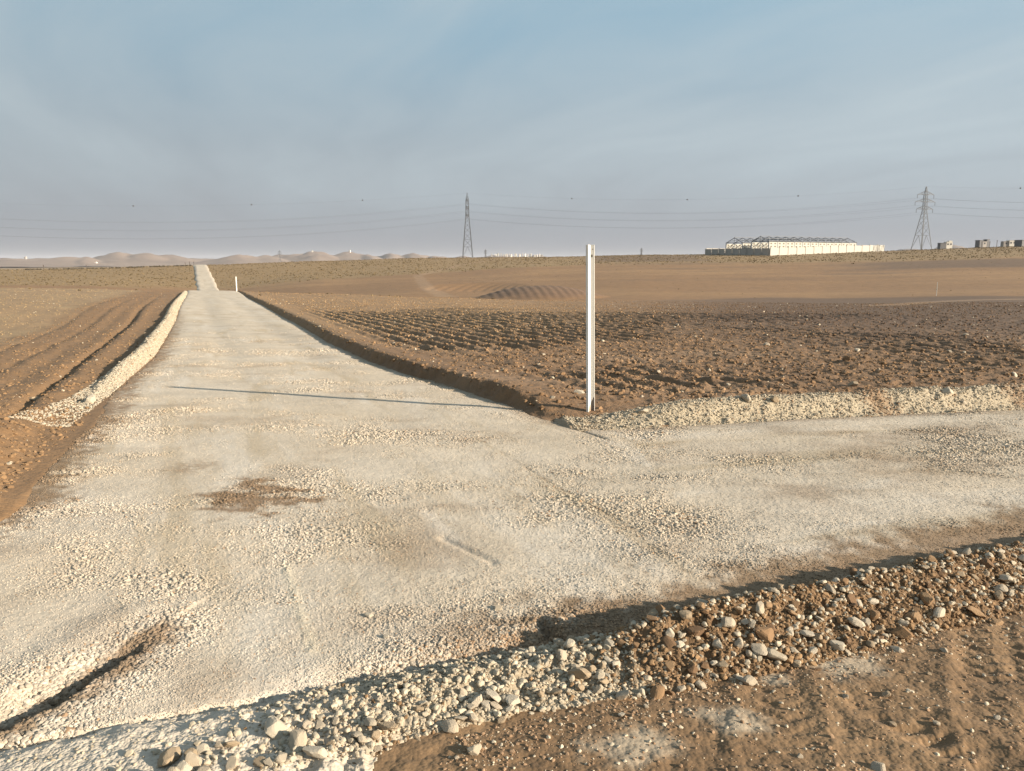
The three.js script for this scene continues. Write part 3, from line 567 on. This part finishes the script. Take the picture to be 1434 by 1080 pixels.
{
  const r = rng(52), stones = [], fine = [];
  for (let i = 0; i < 70; i++) { const t = 0.1 + 9 * r() * r(), n = 0.05 + 0.6 * r(), x = FE[0] + t * FD[0] - n * FD[1], f = FE[1] + t * FD[1] + n * FD[0], rad = 0.02 + 0.026 * r() * r(); stones.push({ x, y: windH(x, f) + rad * 0.2, z: -f, k: Math.floor(r() * 16), rot: [r() - 0.5, r() * 6.28, r() - 0.5], s: [rad, rad * 0.85, rad * 0.95], mat: paleMats[Math.floor(r() * 4)] }); }
  for (let i = 0; i < 200000 && fine.length < 42000; i++) { const t = -0.3 + 24 * Math.pow(r(), 1.6), n = 0.0 + 0.95 * r(), x = FE[0] + t * FD[0] - n * FD[1], f = FE[1] + t * FD[1] + n * FD[0], w = fbm(t * 0.8 + 2, 3.3, 3), br = r() < 0.75 * sstep(-0.05, 0.4, w) * sstep(1.5, 3.5, t) + 0.04; if (t < 0.6 && r() > 0.45) continue; const size = (0.005 + 0.012 * Math.pow(r(), 2.2)) * (1 + t * 0.02); fine.push([x, windH(x, f) + size * 0.2, -f, size, ...shade(br ? [0.28, 0.18, 0.105] : [0.355, 0.295, 0.21], r, 0.5)]); }
  const core = sheet('windrow', windH, windCol, (x, f) => { const t = farT(x, f), n = farN(x, f); return n > -0.3 && n < 1.25 && t > -0.7 && t < 60; }, matBank, 4, 70);
  bank('limestone_windrow', 'low cream windrow of crushed limestone along the far edge of the side road', 'windrow', core, stones, fine);
}
{
  const r = rng(53), stones = [], fine = [];
  for (let i = 0; i < 60; i++) { const s = 10 + 18 * r() * r(), q = r(), lat = windL(s) - q * (0.45 + 0.2 * sstep(13, 9.5, s)), x = lat * MF + s * MX, f = -lat * MX + s * MF, rad = 0.028 + 0.035 * r() * r(); stones.push({ x, y: leftWindH(x, f) + rad * 0.25, z: -f, k: Math.floor(r() * 16), rot: [r() - 0.5, r() * 6.28, r() - 0.5], s: [rad, rad * 0.85, rad * 0.95], mat: paleMats[Math.floor(r() * 4)] }); }
  for (let i = 0; i < 200000 && fine.length < 30000; i++) { const s = 9.6 + 72 * Math.pow(r(), 2.0), q = r(), lat = windL(s) - q * (0.45 + 0.2 * sstep(13, 9.5, s)), x = lat * MF + s * MX, f = -lat * MX + s * MF; if (r() > 0.12 + 0.88 * sstep(9.8, 14, s)) continue; const size = (0.008 + 0.014 * r() * r()) * (1 + s * 0.014); fine.push([x, Math.max(leftWindH(x, f), groundH(x, f)) + size * 0.2, -f, size, ...shade(r() < 0.05 ? [0.30, 0.19, 0.11] : [0.385, 0.325, 0.238], r, 0.45)]); }
  const core = sheet('windrow', leftWindH, (x, f) => [0.46, 0.38, 0.265].map(v => v * (1 + 0.2 * fbm(x * 7, f * 7, 3))), (x, f) => { const s = sOf(x, f), n = windL(s) - latOf(x, f); return s > 9.3 && s < 86 && n > -0.35 && n < 1.3; }, matBank, 8, 95);
  bank('limestone_windrow', 'cream windrow of crushed limestone between the road and the brown strip', 'windrow', core, stones, fine);
}

// ------------------------------------------------------------------ single loose stones
{
  const r = rng(61);
  const surf = (x, f) => Math.max(groundH(x, f), roadIn(x, f) > -0.2 ? roadH(x, f) : -1e9, leftWindH(x, f), farN(x, f) > -0.2 && farN(x, f) < 1.1 ? windH(x, f) : -1e9);
  const loose = (u, v, px, mat, label, group, flat = 0.85, k) => {
    const p = G(u, v, surf), slant = Math.hypot(p[0], p[1], CAM_H), rad = px * 0.5 * slant / FPX;
    const m = new THREE.Mesh(ROCKS[k ?? Math.floor(r() * 16)], mat); m.castShadow = m.receiveShadow = true;
    m.position.set(p[0], surf(p[0], p[1]) + rad * 0.42 * flat, -p[1]); m.rotation.set(r() * 0.6 - 0.3, r() * 6.28, r() * 0.6 - 0.3); m.scale.set(rad * 1.4, rad * flat * 1.45, rad * 1.25);
    tag(top(m, 'stone'), label, 'stone', group);
  };
  loose(126, 563, 17, paleMats[2], 'large pale stone at the end of the windrow left of the road', null, 0.8);
  loose(47, 562, 15, paleMats[3], 'dull tan stone half sunk in the brown strip left of the windrow', null, 0.6);
  loose(1045, 561, 16, paleMats[1], 'angular grey stone on the soil right behind the cream windrow', null, 0.95, 3);
  loose(1086, 562, 9, paleMats[3], 'small upright stone on the soil beside the angular grey stone', null, 1.1);
  loose(812, 552, 12, paleMats[2], 'rounded white stone on the soil beside the foot of the near white post', null, 0.85);
  loose(1328, 551, 11, paleMats[2], 'bright white stone at the edge of the dark ploughed soil by the windrow', null, 1.0);
  loose(1196, 540, 13, paleMats[3], 'flat pale stone among the clods in front of the dark field', null, 0.7);
  loose(1186, 506, 10, brownMats[0], 'upright brown clod standing proud of the ploughed field', null, 1.2);
  loose(901, 577, 12, paleMats[1], 'flat grey stone where the cream windrow starts behind the post', null, 0.6);
  for (const [u, v, px] of [[773, 558, 7], [922, 522, 7], [1073, 484, 7], [1330, 493, 5], [1315, 522, 5], [1201, 492, 7], [1352, 470, 5], [1382, 473, 4], [1147, 456, 4], [948, 456, 5], [1420, 527, 8], [1020, 540, 6]]) loose(u, v, px, paleMats[Math.floor(r() * 3)], 'small pale stone lying among the clods of the ploughed field', 'small pale stones in the ploughed field', 0.85);
  for (const [u, v, px] of [[664, 1054, 19], [1050, 957, 18], [952, 967, 13], [980, 962, 15], [870, 1002, 9], [1184, 977, 9], [1241, 975, 12], [1232, 1076, 14], [1249, 1016, 8], [1312, 1014, 9], [1395, 1006, 7], [1322, 912, 8], [1120, 1060, 7], [640, 1062, 6], [1378, 947, 5], [905, 990, 7], [1300, 945, 6]]) loose(u, v, px, paleMats[Math.floor(r() * 4)], 'pale stone lying loose on the brown soil in front of the rubble bank', 'loose stones on the foreground soil', 0.8);
  for (const [u, v, px] of [[517, 864, 10], [540, 893, 8], [696, 854, 10]]) loose(u, v, px, paleMats[Math.floor(r() * 3)], 'pale stone lying on the packed limestone road', 'stones lying on the road', 0.7);
}

// ------------------------------------------------------------------ white steel posts
const matWhite = new THREE.MeshStandardMaterial({ color: new THREE.Color().setRGB(0.72, 0.715, 0.67), roughness: 0.6, map: rep(soilTex.map, 0.7), bumpMap: rep(soilTex.bump, 0.7), bumpScale: 0.0006 });
const matPrimer = new THREE.MeshStandardMaterial({ color: new THREE.Color().setRGB(0.10, 0.085, 0.075), roughness: 0.9 });
const matDirt = new THREE.MeshStandardMaterial({ color: new THREE.Color().setRGB(0.30, 0.20, 0.12), roughness: 1 });
function post(x, f, y, h, turn, label, scale = 1) {
  const g = top(new THREE.Group(), 'steel_post'); tag(g, label, 'post');
  g.position.set(x, y, -f); g.rotation.y = turn;
  const sh = new THREE.Shape();                                         // rolled channel: lip, long web, flange
  const a = 0.105 * scale, b = 0.054 * scale, t = 0.008 * scale, lip = 0.016 * scale;
  sh.moveTo(0, 0); sh.lineTo(b, 0); sh.lineTo(b, t); sh.lineTo(t, t); sh.lineTo(t, a); sh.lineTo(-lip, a); sh.lineTo(-lip, a - t); sh.lineTo(0, a - t); sh.closePath();
  const geo = new THREE.ExtrudeGeometry(sh, { depth: h + 0.3, bevelEnabled: true, bevelSize: 0.0012, bevelThickness: 0.0012, bevelSegments: 2 });
  geo.rotateX(-Math.PI / 2); geo.translate(0, -0.3, 0);                 // shape y becomes -z
  geo.scale(1, 1, -1); { const ix = geo.index; const p = geo.attributes.position; if (!ix) for (let i = 0; i < p.count; i += 3) for (const at of Object.values(geo.attributes)) { const s = at.itemSize; for (let q = 0; q < s; q++) { const w = at.array[(i + 1) * s + q]; at.array[(i + 1) * s + q] = at.array[(i + 2) * s + q]; at.array[(i + 2) * s + q] = w; } } geo.computeVertexNormals(); }
  part(g, 'shaft', geo, matWhite);
  if (scale === 1) {
    const hole = new THREE.CylinderGeometry(0.011, 0.011, 0.003, 16); hole.rotateX(Math.PI / 2); hole.scale(0.8, 1.5, 1); hole.translate(0.026, h - 0.125, t + 0.0035); part(g, 'bolt_hole', hole, matPrimer);
    const hole2 = new THREE.CylinderGeometry(0.006, 0.006, 0.003, 12); hole2.rotateX(Math.PI / 2); hole2.translate(0.036, h - 0.05, t + 0.0035); part(g, 'bolt_hole', hole2, matPrimer);
    const s2 = new THREE.Shape(); s2.moveTo(0.012, -0.05); s2.lineTo(0.054, -0.05); s2.lineTo(0.053, 0.185); s2.lineTo(0.044, 0.20); s2.lineTo(0.03, 0.165); s2.lineTo(0.014, 0.13); s2.closePath();
    const d = new THREE.ExtrudeGeometry(s2, { depth: 0.002, bevelEnabled: false }); d.translate(0, 0, t + 0.003); part(g, 'rust_patch', d, matPrimer).userData.label = 'dark rusty patch low on the post';
    const s3 = new THREE.Shape(); s3.moveTo(0.02, -0.05); s3.lineTo(0.11, -0.05); s3.lineTo(0.10, 0.02); s3.lineTo(0.08, 0.035); s3.lineTo(0.06, 0.09); s3.lineTo(0.045, 0.115); s3.lineTo(0.03, 0.08); s3.lineTo(0.02, 0.03); s3.closePath();
    const d3 = new THREE.ExtrudeGeometry(s3, { depth: 0.002, bevelEnabled: false }); d3.rotateY(-Math.PI / 2); d3.translate(t + 0.0045, 0, 0); part(g, 'mud_splash', d3, matDirt);
  }
  return g;
}
{
  const p = [0.93, 9.03], y = Math.max(groundH(...p), windH(...p));
  post(p[0], p[1], y - 0.035, 1.97, -22 * Math.PI / 180, 'tall white steel post at the corner of the junction').rotation.z = 0.018;
  const q = G(332, 410), yq = Math.max(groundH(...q), base(...q)); post(q[0], q[1], yq, 1.5, -0.4, 'white post beside the road where it dips out of sight', 1.001);
  const w = G(1311, 416); post(w[0], w[1], groundH(...w), 1.6, -0.4, 'thin white post at the far edge of the dark ploughed field', 1.001);
}

// ------------------------------------------------------------------ power line
const matSteel = new THREE.MeshStandardMaterial({ color: new THREE.Color().setRGB(0.10, 0.105, 0.11), roughness: 0.7, metalness: 0.3 });
const UPV = new THREE.Vector3(0, 1, 0);
function bar(a, b, w) { const A = new THREE.Vector3(...a), Bv = new THREE.Vector3(...b), d = Bv.clone().sub(A), L = d.length(), g = new THREE.BoxGeometry(w, L, w); g.applyQuaternion(new THREE.Quaternion().setFromUnitVectors(UPV, d.normalize())); const c = A.add(Bv).multiplyScalar(0.5); g.translate(c.x, c.y, c.z); return g; }
function pylon(o) {                                                     // arms reach along local x
  const g = top(new THREE.Group(), 'pylon'); tag(g, o.label, 'pylon', o.group);
  const { H, B, T, waist, arms, w, reach } = o, half = y => y < waist ? lerp(B / 2, T / 2, y / waist) : y < arms[2] ? lerp(T / 2, T * 0.42, (y - waist) / (arms[2] - waist)) : lerp(T * 0.42, 0.08, (y - arms[2]) / (H - arms[2]));
  const c4 = [[-1, -1], [1, -1], [1, 1], [-1, 1]], ys = [0, waist, arms[2], H];
  for (const [sx, sz] of c4) part(g, 'leg', mergeGeometries(ys.slice(0, -1).map((y, i) => bar([sx * half(y), y - (i ? 0 : 0.8), sz * half(y)], [sx * half(ys[i + 1]), ys[i + 1], sz * half(ys[i + 1])], w * (i ? 0.8 : 1)))), matSteel);
  const br = []; let y = 0, n = 0;
  while (y < H - 2.5) {
    const dy = Math.max(1.7, half(y) * (n === 0 ? 2.1 : 1.75)), y2 = Math.min(y + dy, H - 1.2);
    for (let k = 0; k < 4; k++) { const a = c4[k], b = c4[(k + 1) % 4], h1 = half(y), h2 = half(y2); if (n === 0) { const m = [(a[0] + b[0]) / 2 * h2, y2, (a[1] + b[1]) / 2 * h2]; br.push(bar([a[0] * h1, y, a[1] * h1], m, w * 0.36), bar([b[0] * h1, y, b[1] * h1], m, w * 0.36)); } else br.push(bar([a[0] * h1, y, a[1] * h1], [b[0] * h2, y2, b[1] * h2], w * 0.36), bar([b[0] * h1, y, b[1] * h1], [a[0] * h2, y2, a[1] * h2], w * 0.36)); if (n < 2 || y2 > waist - 1) br.push(bar([a[0] * h2, y2, a[1] * h2], [b[0] * h2, y2, b[1] * h2], w * 0.36)); }
    y = y2; n++;
  }
  part(g, 'bracing', mergeGeometries(br), matSteel);
  arms.forEach((ay, i) => { for (const s of [-1, 1]) {
    const R = reach[i], h = half(ay), tip = [s * R, ay, 0], q = [];
    for (const z of [-1, 1]) q.push(bar([s * h, ay, z * h], tip, w * 0.7), bar([s * h, ay + 1.5, z * h * 0.9], tip, w * 0.6), bar([s * h, ay, z * h], [s * (h + R) / 2, ay + 0.7, z * h * 0.45], w * 0.45));
    const arm = part(g, 'cross_arm', mergeGeometries(q), matSteel);
    const ins = new THREE.CylinderGeometry(0.10, 0.10, 1.7, 8); ins.translate(s * R, ay - 0.85, 0); part(arm, 'insulator', ins, matSteel);
  } });
  g.position.set(o.x, o.y, -o.f); g.rotation.y = o.turn;
  g.userData = { ...g.userData };
  const tips = []; for (const i of [0, 1, 2]) for (const s of [-1, 1]) tips.push(new THREE.Vector3(s * reach[i], arms[i] - 1.7, 0)); tips.push(new THREE.Vector3(0, H, 0));
  g.updateMatrixWorld(true);
  return tips.map(v => v.applyMatrix4(g.matrixWorld));
}
{
  const P0 = atD(655, 430), P1 = atD(1289, 430), PL = atD(-170, 470), PR = atD(1960, 520);
  const y0 = groundH(...P0), y1 = groundH(...P1);
  const std = { H: 34.6, B: 5.6, T: 1.8, waist: 22, arms: [22.5, 26.5, 30.5], reach: [3.8, 4.6, 3.8], w: 0.21 };
  const t0 = pylon({ ...std, x: P0[0], y: y0, f: P0[1], turn: Math.PI / 2 - 0.02, label: 'slender steel lattice pylon seen edge on, standing on the far crest', group: null });
  const t1 = pylon({ ...std, H: 30, B: 6.6, T: 1.4, waist: 18.6, arms: [19.4, 22.8, 26.2], reach: [4.8, 5.8, 4.8], x: P1[0], y: y1, f: P1[1], turn: 0.27, label: 'wide-based steel lattice pylon right of the unfinished warehouse' });
  const tl = pylon({ ...std, x: PL[0], y: groundH(...PL) - 1, f: PL[1], turn: Math.PI / 2 + 0.1, label: 'steel lattice pylon at the left end of the power line, beyond the left field' });
  const tr = pylon({ ...std, x: PR[0], y: groundH(...PR), f: PR[1], turn: 1.2, label: 'steel lattice pylon at the right end of the power line, past the houses' });
  const matWire = new THREE.MeshStandardMaterial({ color: new THREE.Color().setRGB(0.10, 0.105, 0.11), roughness: 0.8 }), ballGeo = new THREE.SphereGeometry(0.34, 14, 10), matBall = new THREE.MeshStandardMaterial({ color: new THREE.Color().setRGB(0.06, 0.05, 0.05), roughness: 0.8 });
  const span = (A, Bp, sags, where, balls) => {
    for (let i = 0; i < 7; i++) {
      const pts = [], at = q => A[i].clone().lerp(Bp[i], q).add(new THREE.Vector3(0, -sags[i === 6 ? 1 : 0] * 4 * q * (1 - q), 0));
      for (let k = 0; k <= 40; k++) pts.push(at(k / 40));
      const m = new THREE.Mesh(new THREE.TubeGeometry(new THREE.CatmullRomCurve3(pts), 60, i === 6 ? 0.016 : 0.022, 5), matWire);
      top(m, i === 6 ? 'earth_wire' : 'power_cable');
      tag(m, i === 6 ? `thin earth wire with dark marker balls ${where}` : `dark overhead power cable sagging ${where}`, i === 6 ? 'earth wire' : 'power cable', i === 6 ? null : `power cables ${where}`);
      if (i === 6) for (const q of balls) { const b = part(m, 'marker_ball', ballGeo, matBall); b.position.copy(at(q)); }
    }
  };
  span(tl, t0, [7.5, 5.2], 'from the edge-on pylon over the left fields', [0.40, 0.60, 0.80]);
  span(t0, t1, [6.0, 4.8], 'between the edge-on pylon and the wide-based pylon', [0.25, 0.51, 0.745]);
  span(t1, tr, [6.0, 4.5], 'from the wide-based pylon over the houses', [0.21, 0.5]);
  for (const [u, v, D, sc, label] of [[392, 364.5, 1500, 0.62, 'tiny distant pylon in front of the hills left of the edge-on pylon'], [680, 362, 1500, 0.60, 'tiny distant pylon just right of the edge-on pylon'], [898, 359, 1500, 0.55, 'tiny distant pylon on the skyline between the near post and the warehouse']]) {
    const p = atD(u, D); pylon({ H: 34 * sc, B: 6 * sc, T: 2.2 * sc, waist: 20 * sc, arms: [21 * sc, 25 * sc, 29 * sc], reach: [4.5 * sc, 5.5 * sc, 4.5 * sc], w: 0.42, x: p[0], y: yAt(v, p[1]) - 3, f: p[1], turn: 0.3, label });
  }
}

// ------------------------------------------------------------------ unfinished warehouse and its compound wall
const matPlaster = new THREE.MeshStandardMaterial({ color: new THREE.Color().setRGB(0.42, 0.395, 0.34), roughness: 0.95 }), matConcreteShade = new THREE.MeshStandardMaterial({ color: new THREE.Color().setRGB(0.36, 0.33, 0.29), roughness: 0.95 }), matFrame = new THREE.MeshStandardMaterial({ color: new THREE.Color().setRGB(0.115, 0.125, 0.14), roughness: 0.7 }), matOpen = new THREE.MeshStandardMaterial({ color: new THREE.Color().setRGB(0.17, 0.145, 0.11), roughness: 0.9 }), matGlass = new THREE.MeshPhysicalMaterial({ color: 0x30343a, roughness: 0.2 });
const box = (w, h, d, x, y, z) => { const g = new THREE.BoxGeometry(w, h, d); g.translate(x, y, z); return g; };
{
  // local axes: x along the sunlit front, z towards the viewer side of the front; origin at the corner
  const C = atD(1078, 370), yC = yAt(358.2, C[1]), ang = Math.atan2(0.49, 0.87);      // front runs along (0.87, 0.49) in x, f
  const local = new THREE.Group(); local.position.set(C[0], yC, -C[1]); local.rotation.y = ang; local.updateMatrixWorld(true);
  const world = (x, z) => { const v = new THREE.Vector3(x, 0, z).applyMatrix4(local.matrixWorld); return [v.x, -v.z]; };
  const gh = (x, z) => groundH(...world(x, z)) - yC;
  const place = g => { g.position.copy(local.position); g.rotation.copy(local.rotation); };
  const wall = top(new THREE.Group(), 'compound_wall'); tag(wall, 'long plastered compound wall with pilasters round the unfinished warehouse', 'wall'); place(wall);
  const FL = 80, LL = 41, nF = 14, nL = 9, hW = 3.3;
  const runs = [[FL, nF, (a, t) => [a, -t]], [LL, nL, (a, t) => [t, -a]]];
  for (let i = 0; i < nF; i++) { const a = i * FL / nF, w = FL / nF - 0.5, yb = gh(a + w / 2, 0); part(wall, 'wall_panel', box(w, hW + 1.2, 0.25, a + 0.25 + FL / nF / 2, hW / 2 - 0.6 + Math.max(yb, 0.0) * 0.9, -0.15), matPlaster); part(wall, 'pilaster', box(0.5, hW + 1.5, 0.5, a + 0.25, hW / 2 - 0.5 + Math.max(yb, 0) * 0.9, -0.15), matConcreteShade); }
  for (let i = 0; i < nL; i++) { const a = i * LL / nL, w = LL / nL - 0.5; const yb = gh(0, -a - 2); part(wall, 'wall_panel', box(0.25, hW + 1.6, w, 0.1, hW / 2 - 0.8 + yb * 0.6 - a * 0.006, -a - 0.5 - LL / nL / 2), matConcreteShade); part(wall, 'pilaster', box(0.5, hW + 1.8, 0.5, 0.1, hW / 2 - 0.7 + yb * 0.6 - a * 0.006, -a - LL / nL), matConcreteShade); }  // left run toned darker than the front: its shade is put into the colour
  for (let i = 0; i < 6; i++) part(wall, 'back_wall_panel', box(12.8, hW + 0.8, 0.25, 7 + i * 13.2, hW / 2 + 0.2, -LL), matConcreteShade);
  const hall = (name, label, x0, len, z0, wid, eave, ridge, bays) => {
    const g = top(new THREE.Group(), name); tag(g, label, 'warehouse'); place(g);
    const bl = len / bays, y0 = -1.0;
    for (let i = 0; i < bays; i++) {
      const xa = x0 + i * bl;
      for (const [z, s] of [[z0, 1], [z0 - wid, -1]]) {
        if (s < 0 || name) { const p = part(g, 'wall_panel', box(bl - 0.36, eave - y0 - 0.3, 0.2, xa + bl / 2, (eave + y0) / 2 - 0.15, z), matPlaster);
          for (const wy of [eave - 1.05, eave - 2.35]) for (const wx of [-0.24, 0.22]) part(p, 'window', box(bl * 0.2, 0.62, 0.26, xa + bl / 2 + wx * bl, wy, z), matOpen); }
      }
    }
    for (let i = 0; i <= bays; i++) {
      const xa = x0 + i * bl, f = part(g, 'portal_frame', mergeGeometries([box(0.3, eave - y0, 0.3, xa, (eave + y0) / 2, z0), box(0.3, eave - y0, 0.3, xa, (eave + y0) / 2, z0 - wid), bar([xa, eave, z0], [xa, ridge, z0 - wid / 2], 0.22), bar([xa, eave, z0 - wid], [xa, ridge, z0 - wid / 2], 0.22), bar([xa, eave, z0], [xa, eave, z0 - wid], 0.12)]), matFrame);
    }
    for (const [y, z] of [[eave, z0 + 0.02], [eave, z0 - wid], [ridge, z0 - wid / 2], [(eave + ridge) / 2, z0 - wid / 4], [(eave + ridge) / 2, z0 - wid * 0.75]]) part(g, 'purlin', bar([x0 - 0.1, y + 0.18, z], [x0 + len + 0.1, y + 0.18, z], y === ridge || y === eave ? 0.26 : 0.14), matFrame);
    const tie = []; for (let i = 0; i < bays; i++) { const a = x0 + i * bl, b = a + bl; for (const z of [z0, z0 - wid]) tie.push(bar([a, eave, z], [b, ridge, z0 - wid / 2], 0.09), bar([b, eave, z], [a, ridge, z0 - wid / 2], 0.09)); }
    part(g, 'roof_bracing', mergeGeometries(tie), matFrame);
    part(g, 'gable_brace', mergeGeometries([bar([x0, 0, z0 - wid * 0.5], [x0, ridge, z0 - wid / 2], 0.2), bar([x0, 1.5, z0], [x0, eave, z0 - wid / 2], 0.14), bar([x0, 1.5, z0 - wid], [x0, eave, z0 - wid / 2], 0.14)]), matFrame);
    return g;
  };
  hall('warehouse', 'long unfinished warehouse with cream walls, small windows and open steel roof frames', 0.9, 60, -1.8, 10.3, 6.5, 8.7, 11);
  hall('warehouse', 'lower unfinished warehouse frame standing behind the long one', 0.9, 42, -17.7, 10.5, 6.1, 8.5, 8);
}

// ------------------------------------------------------------------ houses on the right skyline
const matHouseW = new THREE.MeshStandardMaterial({ color: new THREE.Color().setRGB(0.66, 0.61, 0.53), roughness: 0.95 }), matHouseG = new THREE.MeshStandardMaterial({ color: new THREE.Color().setRGB(0.33, 0.30, 0.27), roughness: 0.95 }), matHouseD = new THREE.MeshStandardMaterial({ color: new THREE.Color().setRGB(0.17, 0.165, 0.165), roughness: 0.95 });
function house(u, v, D, label, blocks, turn) {                           // blocks: [x, w, h, depth, material, windows]
  const p = atD(u, D), g = top(new THREE.Group(), 'house'); tag(g, label, 'house'); g.position.set(p[0], yAt(v, p[1]), -p[1]); g.rotation.y = turn; g.scale.setScalar(0.7);
  for (const [x, w, h, d, m, wins] of blocks) {
    const b = part(g, 'wall', box(w, h + 3, d, x, h / 2 - 1.5, 0), m); part(g, 'parapet', box(w + 0.3, 0.35, d + 0.3, x, h + 0.175, 0), m);
    for (let i = 0; i < wins; i++) part(b, 'window', box(0.9, 1.1, 0.12, x + (i + 0.5 - wins / 2) * w / wins, h * 0.55, d / 2 + 0.02), matGlass);
  }
  return g;
}
house(1322, 345.5, 470, 'white flat-roofed house with a dark open porch, beside the wide-based pylon', [[-2.4, 4.2, 2.4, 5, matHouseD, 0], [1.9, 4.2, 3.2, 5, matHouseW, 2], [3.0, 2.0, 4.0, 3, matHouseW, 0]], -0.1);
house(1374, 343.5, 480, 'grey half-built house with a dark stair tower', [[-2.8, 2.8, 3.4, 5, matHouseD, 0], [0.2, 3.2, 2.4, 4, matHouseG, 1], [2.9, 2.0, 4.0, 4, matHouseD, 0]], 0.1);
house(1411, 343.5, 500, 'cream flat-roofed house next to the dark block', [[-3.0, 4.0, 2.6, 5, matHouseG, 1], [1.2, 4.6, 3.3, 6, matHouseW, 2]], -0.15);
house(1429, 346, 430, 'dark grey cubic block on the right skyline', [[0, 6.0, 4.2, 6, matHouseD, 1], [4.5, 3.2, 3.2, 5, matHouseG, 1]], 0.2);
// rubble heaps, posts near the houses
{
  const r = rng(71), pm = new THREE.MeshStandardMaterial({ color: new THREE.Color().setRGB(0.09, 0.07, 0.055), roughness: 1 });
  const pole = (u, v, D, h, label, w = 0.14) => { const p = atD(u, D), y = yAt(v, p[1]), g = top(new THREE.Group(), 'utility_pole'); tag(g, label, 'pole', 'short dark poles along the skyline'); g.position.set(p[0], y, -p[1]); part(g, 'shaft', mergeGeometries([bar([0, -1.5, 0], [0, h, 0], w)]), pm); part(g, 'cap', box(w * 2.2, 0.18, w * 2.2, 0, h + 0.09, 0), pm); };
  for (const [u, v, D, h] of [[1373, 347.5, 400, 2.6], [1384, 347.5, 400, 2.6], [1394, 347, 410, 3.0]]) pole(u, v, D, h, 'short dark pole standing in front of the skyline houses', 0.16);
  for (const [u, v, D, h] of [[265, 373, 384, 1.9], [259, 373.5, 384, 1.6], [271, 372.5, 386, 1.7], [60, 378, 382, 1.8], [120, 377, 382, 1.6]]) pole(u, v, D, h, 'short dark pole on the left crest below the pale hills', 0.15);
}
// village on the far ridge
{
  const r = rng(72), pm = [matHouseW, matPlaster, matHouseG], put = (u, v, D, label, group) => { const p = atD(u, D), w = 4 + 4 * r(), h = 2 + 2.5 * r(), d = 5 + 3 * r(); const g = mergeGeometries([box(w, h + 12, d, 0, h / 2 - 6, 0), box(w * 0.4, 2.6, d * 0.5, w * 0.2, h + 1.3, 0), box(w + 0.6, 0.5, d + 0.6, 0, h + 0.26, 0)]); const m = new THREE.Mesh(g, pm[Math.floor(r() * 3)]); m.position.set(p[0], yAt(v, p[1]), -p[1]); m.rotation.y = r() * 0.8 - 0.4; tag(top(m, 'village_house'), label, 'house', group); };
  for (let i = 0; i < 24; i++) put(688 + i * 3.1 + r() * 2.6, 356.2 + r() * 1.2 + (i > 18 ? 0.8 : 0), 3950 + r() * 100, 'tiny pale house of the village on the far ridge', 'houses of the far village');
  put(36, 361.2, 3280, 'lone pale house on the ridge above the left field'); put(134, 369, 2900, 'white house at the foot of the round hill');
  put(438, 352.6, 3480, 'lone pale house on top of the twin hills'); put(490, 352.1, 3580, 'small pale building on the second twin hill');
}

// ------------------------------------------------------------------ dry scrub on the far slopes
{
  const mk = (seed, n) => { const r = rng(seed), P = [], I = []; for (let i = 0; i < n; i++) { const a = r() * 6.283, lean = 0.2 + 0.8 * r(), h = 0.45 + 0.55 * r(), w = 0.10 + 0.10 * r(), bx = (r() - 0.5) * 0.5, bz = (r() - 0.5) * 0.5, tx = bx + Math.cos(a) * lean * 0.7, tz = bz + Math.sin(a) * lean * 0.7, k = P.length / 3; P.push(bx - w * Math.sin(a), 0, bz + w * Math.cos(a), bx + w * Math.sin(a), 0, bz - w * Math.cos(a), tx, h * 0.8, tz); I.push(k, k + 1, k + 2); } const g = new THREE.BufferGeometry(); g.setAttribute('position', new THREE.BufferAttribute(new Float32Array(P), 3)); g.setIndex(I); g.computeVertexNormals(); return g; };
  const tufts = [mk(1, 26), mk(2, 30), mk(3, 22)], r = rng(73), list = [];
  for (let i = 0; i < 200000 && list.length < 18000; i++) {
    const D = 60 + 400 * Math.sqrt(r()), az = (r() * 2 - 1) * 0.66, x = D * Math.sin(az), f = D * Math.cos(az), u = colU(x, f);
    if (roadIn(x, f) > -0.8) continue;
    const sc = lerp(225, 285, sstep(350, 900, u)) + 35 * fbm(x * 0.02, f * 0.03, 3), pat = fbm(x * 0.05, f * 0.05, 3);
    let k = 0.5 * sstep(sc - 10, sc + 15, D) * (0.6 + pat); if (D < 88 && u < 330) k = Math.max(k, 0.28 * (0.5 + pat)); if (D < 84 && u >= 330 && u < 720) k = Math.max(k, 0.5 * sstep(55, 70, D)); if (D > 376 && u < 280) k = 0.25;
    let bare = false; if (D > 100 && k < 0.03) { bare = true; k = 0.03 + 0.15 * sstep(0.15, 0.4, pat); }
    if (r() > k) continue;
    const size = bare ? 0.08 + 0.14 * r() * r() : D < 100 ? 0.12 + 0.16 * r() : 0.20 + 0.42 * r() * r() + 0.1 * r();
    list.push([x, groundH(x, f) - 0.02, -f, size, ...shade(r() < 0.55 ? [0.16, 0.115, 0.055] : [0.26, 0.19, 0.10], r, 0.4)]);
  }
  for (let i = 0; i < 260; i++) { const u = 20 + 250 * r(), p = atD(u, 374 + 8 * r()), gap = noise(u * 0.09, 3); if (gap < -0.15) continue; list.push([p[0], groundH(...p) - 0.03, -p[1], 0.5 + 0.5 * r(), ...shade([0.085, 0.07, 0.045], r, 0.4)]); }
  console.log('tufts', list.length);
  scatter(scene, 'dry_scrub', 'low dry scrub dotted over the far slopes', list, tufts, new THREE.MeshStandardMaterial({ color: 0xffffff, roughness: 1, side: THREE.DoubleSide }));
}

renderer.render(scene, camera);
